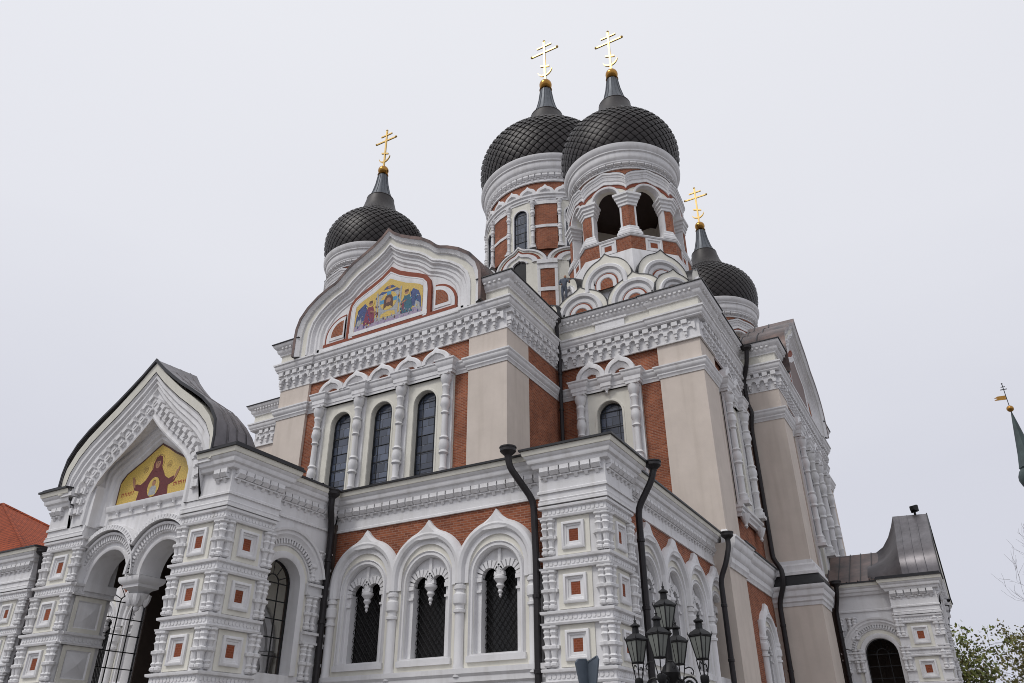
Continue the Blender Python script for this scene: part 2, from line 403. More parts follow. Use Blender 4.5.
def square_panel(F, uc, zc, d, parent, w=.52, h=.54, k=1.0):
    mb = MB(); sq = lambda a, b: [(uc-a, zc-b), (uc+a, zc-b), (uc+a, zc+b), (uc-a, zc+b)]
    mb.loft(F, [(sq(w, h), d-.02), (sq(w, h), d+.03), (sq(.34, .38), d+.03)], 'cream', closed=True)
    rows = [(sq(.36, .40), d+.028), (sq(.36, .40), d+.09), (sq(.325, .365), d+.11), (sq(.285, .325), d+.11), (sq(.27, .31), d+.06), (sq(.225, .265), d+.055), (sq(.21, .25), d+.03), (sq(.155, .185), d+.025), (sq(.138, .168), d+.004)]
    mb.loft(F, rows, 'white', closed=True)
    mb.prism(F, sq(.14, .17), d-.05, d+.012, 'tile_red')
    return obj('tile_panel', mb, parent)

ZS = 8.5           # eaves of the low buildings
ZB = [6.73, 5.23, 3.73, 2.23, 0.73]
LOWC = [(-.05, 7.10), (.07, 7.10), (.07, 7.17), (.03, 7.2), (.03, 7.46), (.03, 7.86), (.16, 7.88), (.20, 7.95), (.20, 7.99), (.27, 8.03), (.30, 8.10), (.30, 8.16), (.35, 8.20), (.38, 8.26)]
LOWC2 = [(.34, 8.25), (.40, 8.27), (.43, 8.36), (.43, 8.42)]
LOWC3 = [(.40, 8.42), (.49, 8.42), (.49, 8.485), (-.3, 8.56)]
def low_cornice(F, path, parent, segs, dz=0.0, extra=None):
    mb = MB(); F = Up(F, dz) if dz else F
    mb.hsweep(F, path, LOWC, 'white'); mb.hsweep(F, path, LOWC2, 'cream'); mb.hsweep(F, path, LOWC3, 'roofblack')
    for (G, a, b, d) in segs: brackets(mb, Up(G, dz) if dz else G, a, b, d+.03, 7.48, .40)
    if extra:
        for p in extra:
            mb.hsweep(F, p, [(-.16, 6.755), (.06, 6.755), (.06, 6.83), (.03, 6.85), (.05, 6.9), (.02, 6.93), (.02, 7.1), (-.16, 7.1)], 'white')
    return obj('eaves_cornice', mb, parent)
def pier_levels(mb, F, path, segs, zbot=-1.4, dz=0.0):
    F = Up(F, dz) if dz else F
    for z in ZB:
        mb.hsweep(F, path, [(-.03, z-.37), (.13, z-.37), (.15, z-.315), (.055, z-.295), (.055, z-.10), (.14, z-.075), (.15, z-.03), (.15, z), (-.03, z+.03)], 'white')
        for G, a, b in segs: rope(mb, Up(G, dz) if dz else G, a, b, .055, z-.265, .16)
def level_mid(i): return (ZB[i]-.36+ZB[i+1]+.02)/2

# ------------------------------------------------------------------ the plan (x, y in metres from the camera)
XM, YM = -22.77, 47.92
AY, AW = 27.15, 7.15            # front arm: plane and half width
CR, CY = -8.08, 32.57           # near corner block
RX = -6.14                      # right arm plane
ARMW_R = 7.51
MX, MY = -22.6, 46.6            # main dome
TD = 9.95
cath = empty('cathedral', (MX, MY, 0))
tag(cath, 'large white and red brick Orthodox cathedral with black onion domes and gilded crosses', 'cathedral')
front = Fr((XM, AY), (1, 0), (0, -1))
rightF = Fr((RX, YM), (0, 1), (1, 0))

FRZ = 17.97
def upper_cornice(F, path, parent, segs, toppaths, dz=0.0):
    mb = MB(); G = Up(F, dz) if dz else F
    # moulding above the hanging arches
    mb.hsweep(G, path, [(-.05, 17.90), (.04, 17.90), (.04, 17.98), (.0, 18.0), (.0, 18.95), (.22, 18.96), (.27, 19.02), (.27, 19.08), (.33, 19.14), (.36, 19.25), (.36, 19.32), (.42, 19.36), (.42, 19.45), (-.05, 19.5)], 'white')
    for S, a, b, d in segs: machicolation(mb, Up(S, dz) if dz else S, a, b, d, 18.0, .96)
    for p in toppaths:
        mb.hsweep(G, p, [(-.05, 19.44), (.14, 19.46), (.14, 20.02)], 'cream')
        mb.hsweep(G, p, [(.10, 20.0), (.22, 20.02), (.22, 20.1), (.32, 20.18), (.36, 20.28), (.36, 20.36), (.45, 20.44), (.52, 20.52), (.55, 20.60), (.55, 20.66)], 'white')
        mb.hsweep(G, p, [(.53, 20.66), (.61, 20.66), (.61, 20.71), (-.3, 20.80)], 'roofblack')
        pts = miter(p)
        for (a, b) in zip(p, p[1:]):                 # bead row under the lip
            L = math.hypot(b[0]-a[0], b[1]-a[1])
            if L < .5: continue
            n = int(L/.24); nx, ny = -(b[1]-a[1])/L, (b[0]-a[0])/L; tx, ty = -ny*-1, nx*-1
            tx, ty = (b[0]-a[0])/L, (b[1]-a[1])/L
            for i in range(n):
                t = (i+.5)*L/n
                for (o0, o1, hw) in ((.34, .47, .06),):
                    q = [(a[0]+tx*(t+e)+nx*o, a[1]+ty*(t+e)+ny*o) for e, o in ((-hw, o0), (hw, o0), (hw, o1), (-hw, o1))]
                    vs = [G.m(x, y, 20.33) for x, y in q]+[G.m(x, y, 20.43) for x, y in q]
                    mb.add(vs, [(0, 1, 2, 3), (0, 4, 5, 1), (1, 5, 6, 2), (2, 6, 7, 3), (3, 7, 4, 0)], 'white')
    return obj('cornice', mb, parent)
BAND = [(-.04, 16.17), (.04, 16.17), (.06, 16.28), (.10, 16.33), (.10, 16.40), (.16, 16.47), (.20, 16.55), (.20, 16.62), (.25, 16.70), (.25, 16.77), (-.04, 16.82)]
def leaded_window(F, uc, w, zb, zs, d, parent, style=0, name='window'):
    mb = MB(); top = zs+w
    mb.prism(F, archpoly(uc, w+.02, zb, zs, 12), d-.06, d, 'glass')
    def half(z):
        return w if z <= zs else math.sqrt(max(0, w*w-(z-zs)**2))
    b = .013
    for x in (-.55*w, .55*w):
        zt = zs+math.sqrt(w*w-x*x)
        mb.box(F, uc+x-b, uc+x+b, d, d+.025, zb, zt, 'lead')
    z = zb+.3; k = 0
    while z < top-.15 and style == 0:
        h = half(z)
        mb.box(F, uc-h, uc+h, d, d+.03, z-b*(2 if k % 2 == 0 else 1), z+b*(2 if k % 2 == 0 else 1), 'lead'); z += .84; k += 1
    jp = [(uc+w, zb)]+arc(uc, zs, w, 0, pi, 12)+[(uc-w, zb)]
    mb.sweep(F, jp, [(.05, d), (.05, d+.06), (-.01, d+.06), (-.01, d)], 'lead')
    return obj(name, mb, parent)
def small_kokoshnik(mb, F, uc, hw, z0, d, tipz, brick=True):
    """little arch with keel tip over the upper windows"""
    h = tipz-z0
    o = ogee(uc, hw, z0, h*.80, h); i_ = ogee(uc, hw*.72, z0, h*.56, h*.62); i2 = ogee(uc, hw*.42, z0, h*.30, h*.31)
    mb.loft(F, [(o, d-.1), (o, d+.26), (ogee(uc, hw*.93, z0, h*.73, h*.88), d+.30), (i_, d+.30), (i_, d+.20), (ogee(uc, hw*.66, z0, h*.50, h*.54), d+.22), (i2, d+.10), (i2, d+.02)], 'white')
    mb.prism(F, i2, d-.02, d+.025, 'brick' if brick else 'white')

# ------------------------------------------------------------------ cross arms (gabled)
def gable_curve(s=1.0, dz=0.0, zb=19.5):
    P = [(6.0, 20.75), (5.97, 21.2), (5.78, 21.8), (5.32, 22.38), (4.65, 22.9), (3.95, 23.26), (3.5, 23.42), (3.28, 23.56), (2.85, 23.98), (2.3, 24.38), (1.6, 24.72), (.95, 25.06), (.42, 25.42), (0, 25.85)]
    h = [(6.0*s, zb)]+[(x*s, zb+(z-zb)*s+dz) for x, z in P]
    return h+[(-a, b) for a, b in reversed(h[:-1])]
def trefoil_red(k=0.0):
    """outline of the red band round the mosaic: centre ogee"""
    A = [(2.75, 19.9), (2.74, 21.5), (2.65, 22.0), (2.38, 22.38), (1.9, 22.64), (1.3, 22.9), (.6, 23.24), (0, 23.70)]
    B = [(2.24, 19.9), (2.24, 21.45), (2.2, 21.76), (1.98, 21.94), (1.6, 22.10), (1.05, 22.31), (.48, 22.62), (0, 22.90)]
    t = k/.46
    return [(a[0]+(b[0]-a[0])*t, a[1]+(b[1]-a[1])*t) for a, b in zip(A, B)]
def mirror(h): return h+[(-a, b) for a, b in reversed(h[:-1])]
def arm(F, W, Lr, Ll, zlow, mosaic_kind):
    body = MB()
    rc = -.16
    body.box(F, -W+.02, W-.02, -14.0, -1.25, zlow, 20.4, 'brick')
    # brick front either side of and above the window bay
    body.box(F, -W+1.5, -4.25, -1.26, rc, zlow, 18.4, 'brick'); body.box(F, 4.25, W-1.5, -1.26, rc, zlow, 18.4, 'brick')
    body.box(F, -4.25, 4.25, -1.26, rc-.004, 16.2, 18.4, 'brick')
    body.box(F, -W+.4, W-.4, -1.26, -.1, 18.3, 20.3, 'white')
    part = obj('transept', body, cath)
    pil = 2.08
    for s in (-1, 1):
        mb = MB()
        mb.box(F, min(s*W, s*(W-pil)), max(s*W, s*(W-pil)), -2.11, 0, zlow, 17.93, 'beige')
        obj('pilaster', mb, part)
    # side walls slightly recessed are the brick body; horizontal band
    path = [(-W+.02, -Ll), (-W+.02, -2.11), (-W, -2.11), (-W, 0), (-W+pil, 0), (-W+pil, rc), (-4.1, rc)]
    mb = MB(); mb.hsweep(F, path, BAND, 'white'); obj('string_course', mb, part)
    path = [(4.1, rc), (W-pil, rc), (W-pil, 0), (W, 0), (W, -2.11), (W-.02, -2.11), (W-.02, -Lr)]
    mb = MB(); mb.hsweep(F, path, BAND, 'white'); obj('string_course', mb, part)
    rs = -.08
    cp = [(-W, -Ll), (-W, 0), (-W+pil, 0), (-W+pil, rs), (W-pil, rs), (W-pil, 0), (W, 0), (W, -Lr)]
    segs = [(F, -W+.1, -W+pil, 0), (F, -W+pil, W-pil, rs), (F, W-pil, W-.1, 0), (F.right(W), .1, Lr, 0), (F.left(-W), .1, Ll, 0)]
    upper_cornice(F, cp, part, segs, [[(-W, -Ll), (-W, 0), (-5.75, 0)], [(5.75, 0), (W, 0), (W, -Lr)]])
    # window bay
    zb = zlow+.4
    bay = MB()
    for c in (-2.6, 0, 2.6):
        wall_arch(bay, F, c-1.3 if c > -2 else -4.25, c+1.3 if c < 2 else 4.25, zlow, 16.3, c, .64, zb, 15.10, -.5, -.10, 'cream')
        jp = [(c+.64, zb)]+arc(c, 15.10, .64, 0, pi, 14)+[(c-.64, zb)]
        bay.sweep(F, jp, [(-.02, -.45), (-.02, -.07), (-.10, -.07), (-.12, -.10)], 'cream')
    bay.box(F, -4.25, 4.25, -.56, -.50, zlow, 16.3, 'cream')
    for u in (-3.95, 3.95): bay.box(F, u-.28, u+.28, -.1, .0, zlow, 16.25, 'white')
    for u in (-1.31, 1.31): bay.box(F, u-.30, u+.30, -.1, -.02, zlow, 16.25, 'white')
    obj('window_surround', bay, part)
    for c in (-2.6, 0, 2.6): leaded_window(F, c, .63, zb, 15.10, -.44, part)
    for u in (-3.95, -1.31, 1.31, 3.95):
        mb = MB(); melon_column(mb, F, u, .16, 10.2, 16.1, .155); obj('column', mb, part)
    ent = MB()
    ep = [(-4.35, rc)]
    for u in (-3.95, -1.31, 1.31, 3.95): ep += [(u-.36, .02), (u-.36, .26), (u+.36, .26), (u+.36, .02)]
    ep[1] = (-4.31, rc); ep[2] = (-4.31, .26); ep[-1] = (4.31, rc); ep[-2] = (4.31, .26)
    ep = ep[1:]
    ent.hsweep(F, ep, [(-.2, 16.22), (.0, 16.22), (.02, 16.32), (.06, 16.36), (.06, 16.55), (.10, 16.6), (.15, 16.72), (.15, 16.80), (.2, 16.86), (.2, 16.92), (-.4, 16.98)], 'white')
    ent.box(F, -4.2, 4.2, -.3, .05, 16.22, 16.93, 'white')
    obj('entablature', ent, part)
    for i in range(5):
        mb = MB(); small_kokoshnik(mb, F, -3.3+1.65*i, .83, 16.93, -.05+.003*(i % 2), 17.80); obj('kokoshnik', mb, part)
    # ---- gable
    g = MB()
    gc = gable_curve
    g.loft(F, [(gc(1.0), -.2), (gc(1.0), .58), (gc(.985), .60), (gc(.975), .55), (gc(.945), .46), (gc(.945), .38), (gc(.935), .36)], 'white')
    g.loft(F, [(gc(.935), .36), (gc(.885), .33)], 'cream')
    g.loft(F, [(gc(.885), .33), (gc(.885), .38), (gc(.862), .40), (gc(.855), .32), (gc(.84), .32), (gc(.82), .16), (gc(.80), .16), (gc(.79), .10), (gc(.765), .10), (gc(.745), -.0), (gc(.725), .0), (gc(.715), -.05)], 'white')
    g.prism(F, gc(.73), -.9, -.045, 'white')
    dentils_on_curve(g, F, gc(.96)[1:-1], .40, .10, .09, .24)
    # side lobes and red bands
    lobe = lambda s, k: [(s*(2.95), 19.93+k*.6)]+[(s*(2.95+(1.36-k)*math.sin(R(a))), 20.30+(1.30-k)*math.cos(R(a))) for a in range(0, 100, 10)]+[(s*(4.31-k), 19.93+k*.6)]
    for s in (1, -1):
        g.prism(F, lobe(s, 0), -.05, .012, 'redtrim')
        g.prism(F, lobe(s, .13), -.05, .05, 'white')
        g.prism(F, lobe(s, .34), -.05, .085, 'white')
        lb = [(s*3.03, 20.32)]+[(s*(3.03+.80*math.sin(R(a))), 20.42+.80*math.cos(R(a))) for a in range(0, 100, 10)]+[(s*3.83, 20.32)]
        g.prism(F, lb, -.05, .088, 'brick')
    T0, T1, T2, T3 = mirror(trefoil_red(0)), mirror(trefoil_red(.14)), mirror(trefoil_red(.20)), mirror(trefoil_red(.46))
    g.prism(F, T0, -.05, .10, 'redtrim')
    T1, T2 = mirror(trefoil_red(.20)), mirror(trefoil_red(.25))
    g.loft(F, [(T1, .09), (T1, .135), (T2, .135), (T2, .12), (mirror(trefoil_red(.38)), .12), (T3, .102)], 'white')
    g.box(F, -2.55, 2.55, 0, .13, 19.99, 20.2, 'white')
    g.box(F, -4.33, 4.33, 0, .112, 19.80, 19.985, 'redtrim')
    g.box(F, -5.9, 5.9, -.1, .10, 19.47, 19.80, 'white')
    obj('gable', g, part)
    # ---- mosaic
    mo = MB(); MF = F.at(0, .104)
    inn = mirror([(x*.985, max(z, 20.2)) for x, z in trefoil_red(.45)])
    mo.prism(MF, inn, -.04, .002, 'tesgold' if mosaic_kind == 0 else 'tesbrown')  # right arm: brown instead of gold, the panel's shade painted into its ground
    if mosaic_kind == 0:
        def poly(pts, m, d=.008): mo.prism(MF, pts, -.01, d, m)
        def disc(x, z, r, m, d, n=18, sx=1.0): poly([(x+sx*r*math.cos(2*pi*i/n), z+r*math.sin(2*pi*i/n)) for i in range(n)], m, d)
        poly([(-2.2, 20.2), (2.2, 20.2), (2.2, 20.5), (1.4, 20.66), (.6, 20.6), (-.2, 20.72), (-1.0, 20.58), (-2.2, 20.55)], 'tespurple', .006)
        poly([(-.62, 20.42), (.62, 20.42), (.70, 22.05), (-.70, 22.05)], 'tesgrey', .010)
        for s in (-1, 1): poly([(s*.72, 20.45), (s*.82, 20.45), (s*.84, 22.2), (s*.74, 22.2)], 'tesgrey', .012)
        poly([(-.74, 22.02), (.74, 22.02), (.5, 22.2), (0, 22.1), (-.5, 22.2)], 'tesblue', .014)
        disc(0, 21.52, .56, 'tesgold', .016); 
        poly([(-.56, 21.42), (.56, 21.42), (.56, 21.66), (-.56, 21.66)], 'tescyan', .018); poly([(-.13, 21.5), (.13, 21.5), (.15, 22.09), (-.15, 22.09)], 'tescyan', .020)
        poly([(-.31, 21.05), (-.12, 21.2), (.12, 21.2), (.31, 21.05), (.30, 21.6), (.2, 21.83), (0, 21.9), (-.2, 21.83), (-.30, 21.6)], 'tesbrown', .022)
        disc(0, 21.52, .19, 'skin', .024, sx=.8); disc(0, 21.30, .13, 'tesbrown', .026, sx=.9)
        poly([(-.5, 20.55), (.5, 20.55), (.45, 20.78), (0, 20.9), (-.45, 20.78)], 'tesgold', .014)
        for s, rb, wg in ((-1, 'tesmagenta', 'tesblue'), (1, 'testeal', 'tesblue')):
            X = lambda x: s*x
            poly([(X(1.55), 20.75), (X(2.15), 20.5), (X(2.12), 21.1), (X(1.95), 21.55), (X(1.6), 21.8), (X(1.42), 21.6)], wg, .010)
            poly([(X(1.72), 20.6), (X(2.1), 20.35), (X(2.05), 20.8), (X(1.8), 21.0)], 'tesgrey', .012)
            poly([(X(.88), 20.45), (X(1.62), 20.42), (X(1.5), 21.2), (X(1.36), 21.5), (X(1.05), 21.52), (X(.9), 21.1)], rb, .016)
            poly([(X(.88), 20.9), (X(1.05), 20.5), (X(1.02), 21.2)], 'tesmagenta', .018)
            disc(X(1.18), 21.70, .23, 'tesgold', .018); disc(X(1.18), 21.68, .13, 'skin', .020); poly([(X(1.04), 21.7), (X(1.32), 21.7), (X(1.28), 21.85), (X(1.08), 21.85)], 'tesbrown', .022)
            poly([(X(.8), 21.0), (X(1.2), 21.15), (X(1.2), 21.25), (X(.8), 21.12)], 'skin', .022)
        rn = random.Random(4)
        for i in range(150):
            x, z = rn.uniform(-2.05, 2.05), rn.uniform(20.25, 21.9)
            if abs(x) < .62 and z > 20.6: continue
            if z > 21.6 and abs(x) > 1.75: continue
            if z < 20.75: m_ = rn.choice(['tespurple', 'tesgrey', 'tesblue', 'tesmaroon', 'tesgold'])
            elif abs(x) > 1.4: m_ = rn.choice(['tesblue', 'tescyan', 'tesgrey', 'tesblue', 'testeal'])
            else: m_ = rn.choice(['tesmagenta', 'tesmaroon', 'tesblue'] if x < 0 else ['testeal', 'tesblue', 'tescyan', 'tesmagenta'])
            if abs(x) > .85 and abs(x) < 1.4 and z > 21.45: continue
            if abs(x) > 1.4 and not (20.75 < z < 21.7 and abs(x) < 2.1) and z > 20.75: continue
            a_, b_ = rn.uniform(.015, .035), rn.uniform(.03, .08)
            poly([(x-a_, z-b_), (x+a_, z-b_*.7), (x+a_, z+b_), (x-a_, z+b_*.7)], m_, .0225+.0001*(i % 9))
        poly([(-.4, 22.28), (.4, 22.28), (.2, 22.46), (-.2, 22.46)], 'tesblue', .010)
        disc(0, 22.38, .10, 'skin', .012)
    obj('mosaic', mo, part)
    # ---- roof following the gable outline
    r = MB(); o = gable_curve(1.012, .03); i_ = gable_curve(.985)
    dep = -3.2 if mosaic_kind == 0 else -2.3
    r.loft(F, [(i_, .62), (o, .64), (o, dep)], 'roofbrown')
    for k in range(1, 4 if mosaic_kind == 0 else 3): r.loft(F, [(o, -.95*k), (gable_curve(1.02, .03), -.95*k), (gable_curve(1.02, .03), -.95*k-.05), (o, -.95*k-.05)], 'roofblack')
    lowp = lambda q: [(6.6, 20.72), (4.5, 20.8+1.1*q), (0, 20.8+2.9*q), (-4.5, 20.8+1.1*q), (-6.6, 20.72)]
    r.prism(F, o, dep-.1, dep, 'roofbrown')
    r.loft(F, [(lowp(1), -2.2), (lowp(1), -12.5)], 'roofblack')
    obj('roof', r, part)
    return part
armF = arm(front, AW, 5.4, 5.4, 8.7, 0)
armR = arm(rightF, ARMW_R, 6, 1.9, 8.2, 1)

# ------------------------------------------------------------------ corner blocks
def block_face(F, wid, uc, pilw, part, lowbay, solid=True):
    """upper storey face; u = 0 at the inner corner, pilaster at the outer end"""
    rc = -.16
    if solid:
        mb = MB(); mb.box(F, wid-pilw, wid, -2.35, 0, 8.0, 17.91, 'beige'); obj('pilaster', mb, part)
    path = [(0, rc), (uc-1.75, rc)]
    mb = MB(); mb.hsweep(F, path, BAND, 'white')
    obj('string_course', mb, part); mb = MB()
    if solid: mb.hsweep(F, [(uc+1.75, rc), (wid-pilw, rc), (wid-pilw, 0), (wid, 0), (wid, -2.35), (wid-.16, -2.35)], BAND, 'white')
    else: mb.hsweep(F, [(uc+1.75, rc), (wid-pilw+.02, rc)], BAND, 'white')
    obj('string_course', mb, part)
    zb = lowbay
    bay = MB()
    wall_arch(bay, F, uc-1.72, uc+1.72, zb, 16.25, uc, .66, zb+.6, 15.0, -.5, -.06, 'cream')
    bay.box(F, uc-1.72, uc+1.72, -.56, -.50, zb, 16.2, 'cream')
    jp = [(uc+.66, zb+.6)]+arc(uc, 15.0, .66, 0, pi, 14)+[(uc-.66, zb+.6)]
    bay.sweep(F, jp, [(-.02, -.45), (-.02, -.03), (-.10, -.03), (-.12, -.06)], 'cream')
    for s in (-1, 1): bay.box(F, uc+s*1.42-.30, uc+s*1.42+.30, -.1, .02, zb, 16.25, 'white')
    # corbels that carry the bay
    bay.hsweep(F, [(uc-1.74, -.2), (uc-1.74, .02), (uc+1.74, .02), (uc+1.74, -.2)], [(-.1, zb-.42), (.03, zb-.42), (.05, zb-.30), (.14, zb-.22), (.14, zb-.1), (.22, zb-.04), (.22, zb+.08), (-.1, zb+.12)], 'white')
    for s in (-1, 1):
        c = F.m(uc+s*1.42, .12, 0); bay.lathe(c, [(.02, zb-.95), (.10, zb-.85), (.07, zb-.78), (.17, zb-.6), (.24, zb-.42), (.28, zb-.3)], 'white', 10)
    obj('window_surround', bay, part)
    leaded_window(F, uc, .65, zb+.6, 15.0, -.44, part)
    for s in (-1, 1):
        mb = MB(); melon_column(mb, F, uc+s*1.42, .18, zb+.3, 16.1, .165); obj('column', mb, part)
    ent = MB(); ep = [(uc-1.8, rc), (uc-1.8, .28), (uc-1.06, .28), (uc-1.06, .05), (uc-.22, .05), (uc-.22, .2), (uc+.22, .2), (uc+.22, .05), (uc+1.06, .05), (uc+1.06, .28), (uc+1.8, .28), (uc+1.8, rc)]
    ent.hsweep(F, ep, [(-.2, 16.22), (.0, 16.22), (.02, 16.32), (.06, 16.36), (.06, 16.55), (.10, 16.6), (.15, 16.72), (.15, 16.80), (.2, 16.86), (.2, 16.92), (-.4, 16.98)], 'white')
    ent.box(F, uc-1.7, uc+1.7, -.3, .08, 16.22, 16.93, 'white')
    c = F.m(uc, .12, 0); ent.lathe(c, [(.02, 15.98), (.07, 16.04), (.05, 16.1), (.12, 16.22), (.14, 16.3)], 'white', 8)
    obj('entablature', ent, part)
    for s in (-1, 1):
        mb = MB(); small_kokoshnik(mb, F, uc+s*.79, .80, 16.93, .0, 17.98); obj('kokoshnik', mb, part)

def corner_block(x_in, x_out, y_f, y_in, detail_side):
    sgn = 1 if x_out > x_in else -1
    F1 = Fr((x_in, y_f), (sgn, 0), (0, -1)); w1 = abs(x_out-x_in)
    F2 = Fr((x_out, y_in), (0, -1), (sgn, 0)); w2 = abs(y_in-y_f)
    body = MB()
    body.box(F1, -.3, w1-.6, -w2-1, -.6, 7.6, 20.5, 'brick')
    def holed(F, w, uc, zlow):
        body.box(F, -.3, uc-1.7, -.62, -.16, 7.6, 20.4, 'brick'); body.box(F, uc+1.7, w-.3, -.62, -.16, 7.6, 20.4, 'brick')
        body.box(F, uc-1.7, uc+1.7, -.62, -.163, 16.2, 20.4, 'brick'); body.box(F, uc-1.7, uc+1.7, -.62, -.163, 7.6, zlow, 'brick')
    holed(F1, w1, 2.65, 9.3); holed(F2, w2, 3.1, 10.35)
    part = obj('corner_block', body, cath)
    block_face(F1, w1, 2.65, 2.15, part, 9.3)
    if detail_side: block_face(F2, w2, 3.1, 2.35, part, 10.35, False)
    path = [(0, 0), (w1, 0), (w1, -w2)]
    segs = [(F1, 0, w1-.1, 0), (F2, 0, w2-.1, 0)]
    rs = .10
    top = [(0, 0), (1.5, 0), (1.5, rs), (3.6, rs), (3.6, 0), (w1-2.15, 0), (w1-2.15, rs), (w1, rs)]
    tp = [(0, 0), (w1-2.15, 0), (w1-2.15, .07), (w1+.07, .07), (w1+.07, -2.35), (w1, -2.35), (w1, -w2)]
    upper_cornice(F1, tp, part, segs, [tp], dz=-.012)
    for G, ww in ((F1, w1), (F2, w2)):
        if G is F2 and not detail_side: continue
        mb = MB(); mb.box(G, 2.3, 3.9, .1, .24, 19.55, 19.95, 'white'); mb.box(G, 2.15, 4.05, .1, .30, 19.95, 20.06, 'white')
        mb.box(G, 2.45, 3.75, .1, .20, 19.40, 19.56, 'white')
        obj('tablet', mb, part)
    rf = MB(); rf.box(F1, -.2, w1+.2, -w2, .2, 20.62, 20.72, 'roofblack'); obj('roof', rf, part)
    return part
blockR = corner_block(XM+AW, CR, CY, YM-ARMW_R, True)
blockL = corner_block(XM-AW, 2*XM-CR, CY, YM-ARMW_R, False)

# ------------------------------------------------------------------ domes
def onion(c, rim_r, rim_z, k, parent, nscale, rows, kz=None, kn=None):
    kz = kz or k; kn = kn or k
    prof = [(.0, 3.40), (.35, 3.54), (.8, 3.65), (1.4, 3.72), (2.05, 3.70), (2.65, 3.54), (3.15, 3.27), (3.6, 2.90), (4.0, 2.46), (4.35, 2.02), (4.68, 1.68), (5.1, 1.40), (5.6, 1.22), (6.2, 1.08)]
    P = [(r*k, rim_z+z*kz) for z, r in prof]
    def at(t):      # t 0..1 along arc length
        L = [0]
        for a, b in zip(P, P[1:]): L.append(L[-1]+math.hypot(b[0]-a[0], b[1]-a[1]))
        q = t*L[-1]
        for i in range(len(P)-1):
            if q <= L[i+1] or i == len(P)-2:
                s = (q-L[i])/(L[i+1]-L[i]); a, b = P[i], P[i+1]
                r, z = a[0]+(b[0]-a[0])*s, a[1]+(b[1]-a[1])*s
                tx, tz = b[0]-a[0], b[1]-a[1]; l = math.hypot(tx, tz)
                return r, z, tz/l, -tx/l
    mb = MB()
    mb.lathe(c, [(r-.05*k, z) for r, z in P], 'scale', 48)
    for j in range(-1, rows):
        t0, tm, t1 = max(0, j/rows*.82), (j+1)/rows*.82, min(.85, (j+2)/rows*.82)
        A, B, D = at(t0), at(tm), at(t1)
        for i in range(nscale):
            a = 2*pi*(i+.5*(j % 2))/nscale; da = pi/nscale*.97
            def pt(q, ang, lift): rr = q[0]+q[2]*lift; return (c[0]+rr*math.cos(ang), c[1]+rr*math.sin(ang), q[1]+q[3]*lift)
            vs = [pt(A, a, .055*k), pt(B, a+da, .01*k), pt(D, a, -.02*k), pt(B, a-da, .01*k), pt(B, a, .068*k)]
            mb.add(vs, [(0, 1, 4), (1, 2, 4), (2, 3, 4), (3, 0, 4)], 'scale')
    dome = obj('dome', mb, parent)
    z0 = rim_z+6.35*kz; k = kn
    mb = MB()
    mb.lathe(c, [(1.80*k, z0-1.72*k), (1.52*k, z0-1.35*k), (1.28*k, z0-.8*k), (1.13*k, z0-.2*k), (1.06*k, z0+.12*k), (1.08*k, z0+.16*k), (1.06*k, z0+.2*k), (.86*k, z0+.22*k)], 'scale', 28)
    n = 14
    cone = [(.94*k, z0+.15*k), (.68*k, z0+.9*k), (.50*k, z0+1.7*k), (.37*k, z0+2.65*k)]
    mb.lathe(c, cone, 'zinc', 28)
    for i in range(n):
        a = 2*pi*i/n; mb.tube([(c[0]+(r+.012)*math.cos(a), c[1]+(r+.012)*math.sin(a), z) for r, z in cone], .028*k, 'zinc', 4)
    mb.lathe(c, [(.40*k, z0+2.72*k), (.44*k, z0+2.75*k), (.36*k, z0+2.82*k), (.2*k, z0+2.9*k)], 'oldgold', 16)
    obj('neck_cone', mb, parent)
    zb = z0+3.22*k
    mb = MB(); mb.sphere((c[0], c[1], zb), .43*k, 'oldgold', 20, 12); obj('orb', mb, parent)
    # three-bar cross with crescent, facing the front
    F = Fr((c[0], c[1]), (1, 0), (0, -1)); mb = MB(); zc = zb+.40*k; t = .055*k
    H = 3.95*k
    mb.box(F, -.065*k, .065*k, -t, t, zc-.03, zc+H, 'gold')
    mb.box(F, -1.0*k, 1.0*k, -t*.9, t*.9, zc+H*.70, zc+H*.70+.12*k, 'gold')
    mb.box(F, -.56*k, .56*k, -t*.9, t*.9, zc+H*.855, zc+H*.855+.11*k, 'gold')
    mb.prism(F, [(-.34*k, zc+H*.36+.22*k), (-.34*k, zc+H*.36+.08*k), (.34*k, zc+H*.36-.20*k), (.34*k, zc+H*.36-.06*k)], -t*.9, t*.9, 'gold')
    cr = [( .56*k*math.cos(R(a)), zc+H*.28+.62*k*math.sin(R(a))) for a in range(-165, -14, 10)]
    ci = [( .60*k*math.cos(R(a))*.93, zc+H*.28+.07*k+.56*k*math.sin(R(a))) for a in range(-165, -14, 10)]
    mb.prism(F, cr+ci[::-1], -t*.9, t*.9, 'gold')
    for x, z in ((-1.0, H*.70+.08*k), (1.0, H*.70+.08*k), (0, H)):
        mb.sphere(F.m(x*k, 0, zc+z), .10*k, 'gold', 8, 6)
    obj('cross', mb, parent)

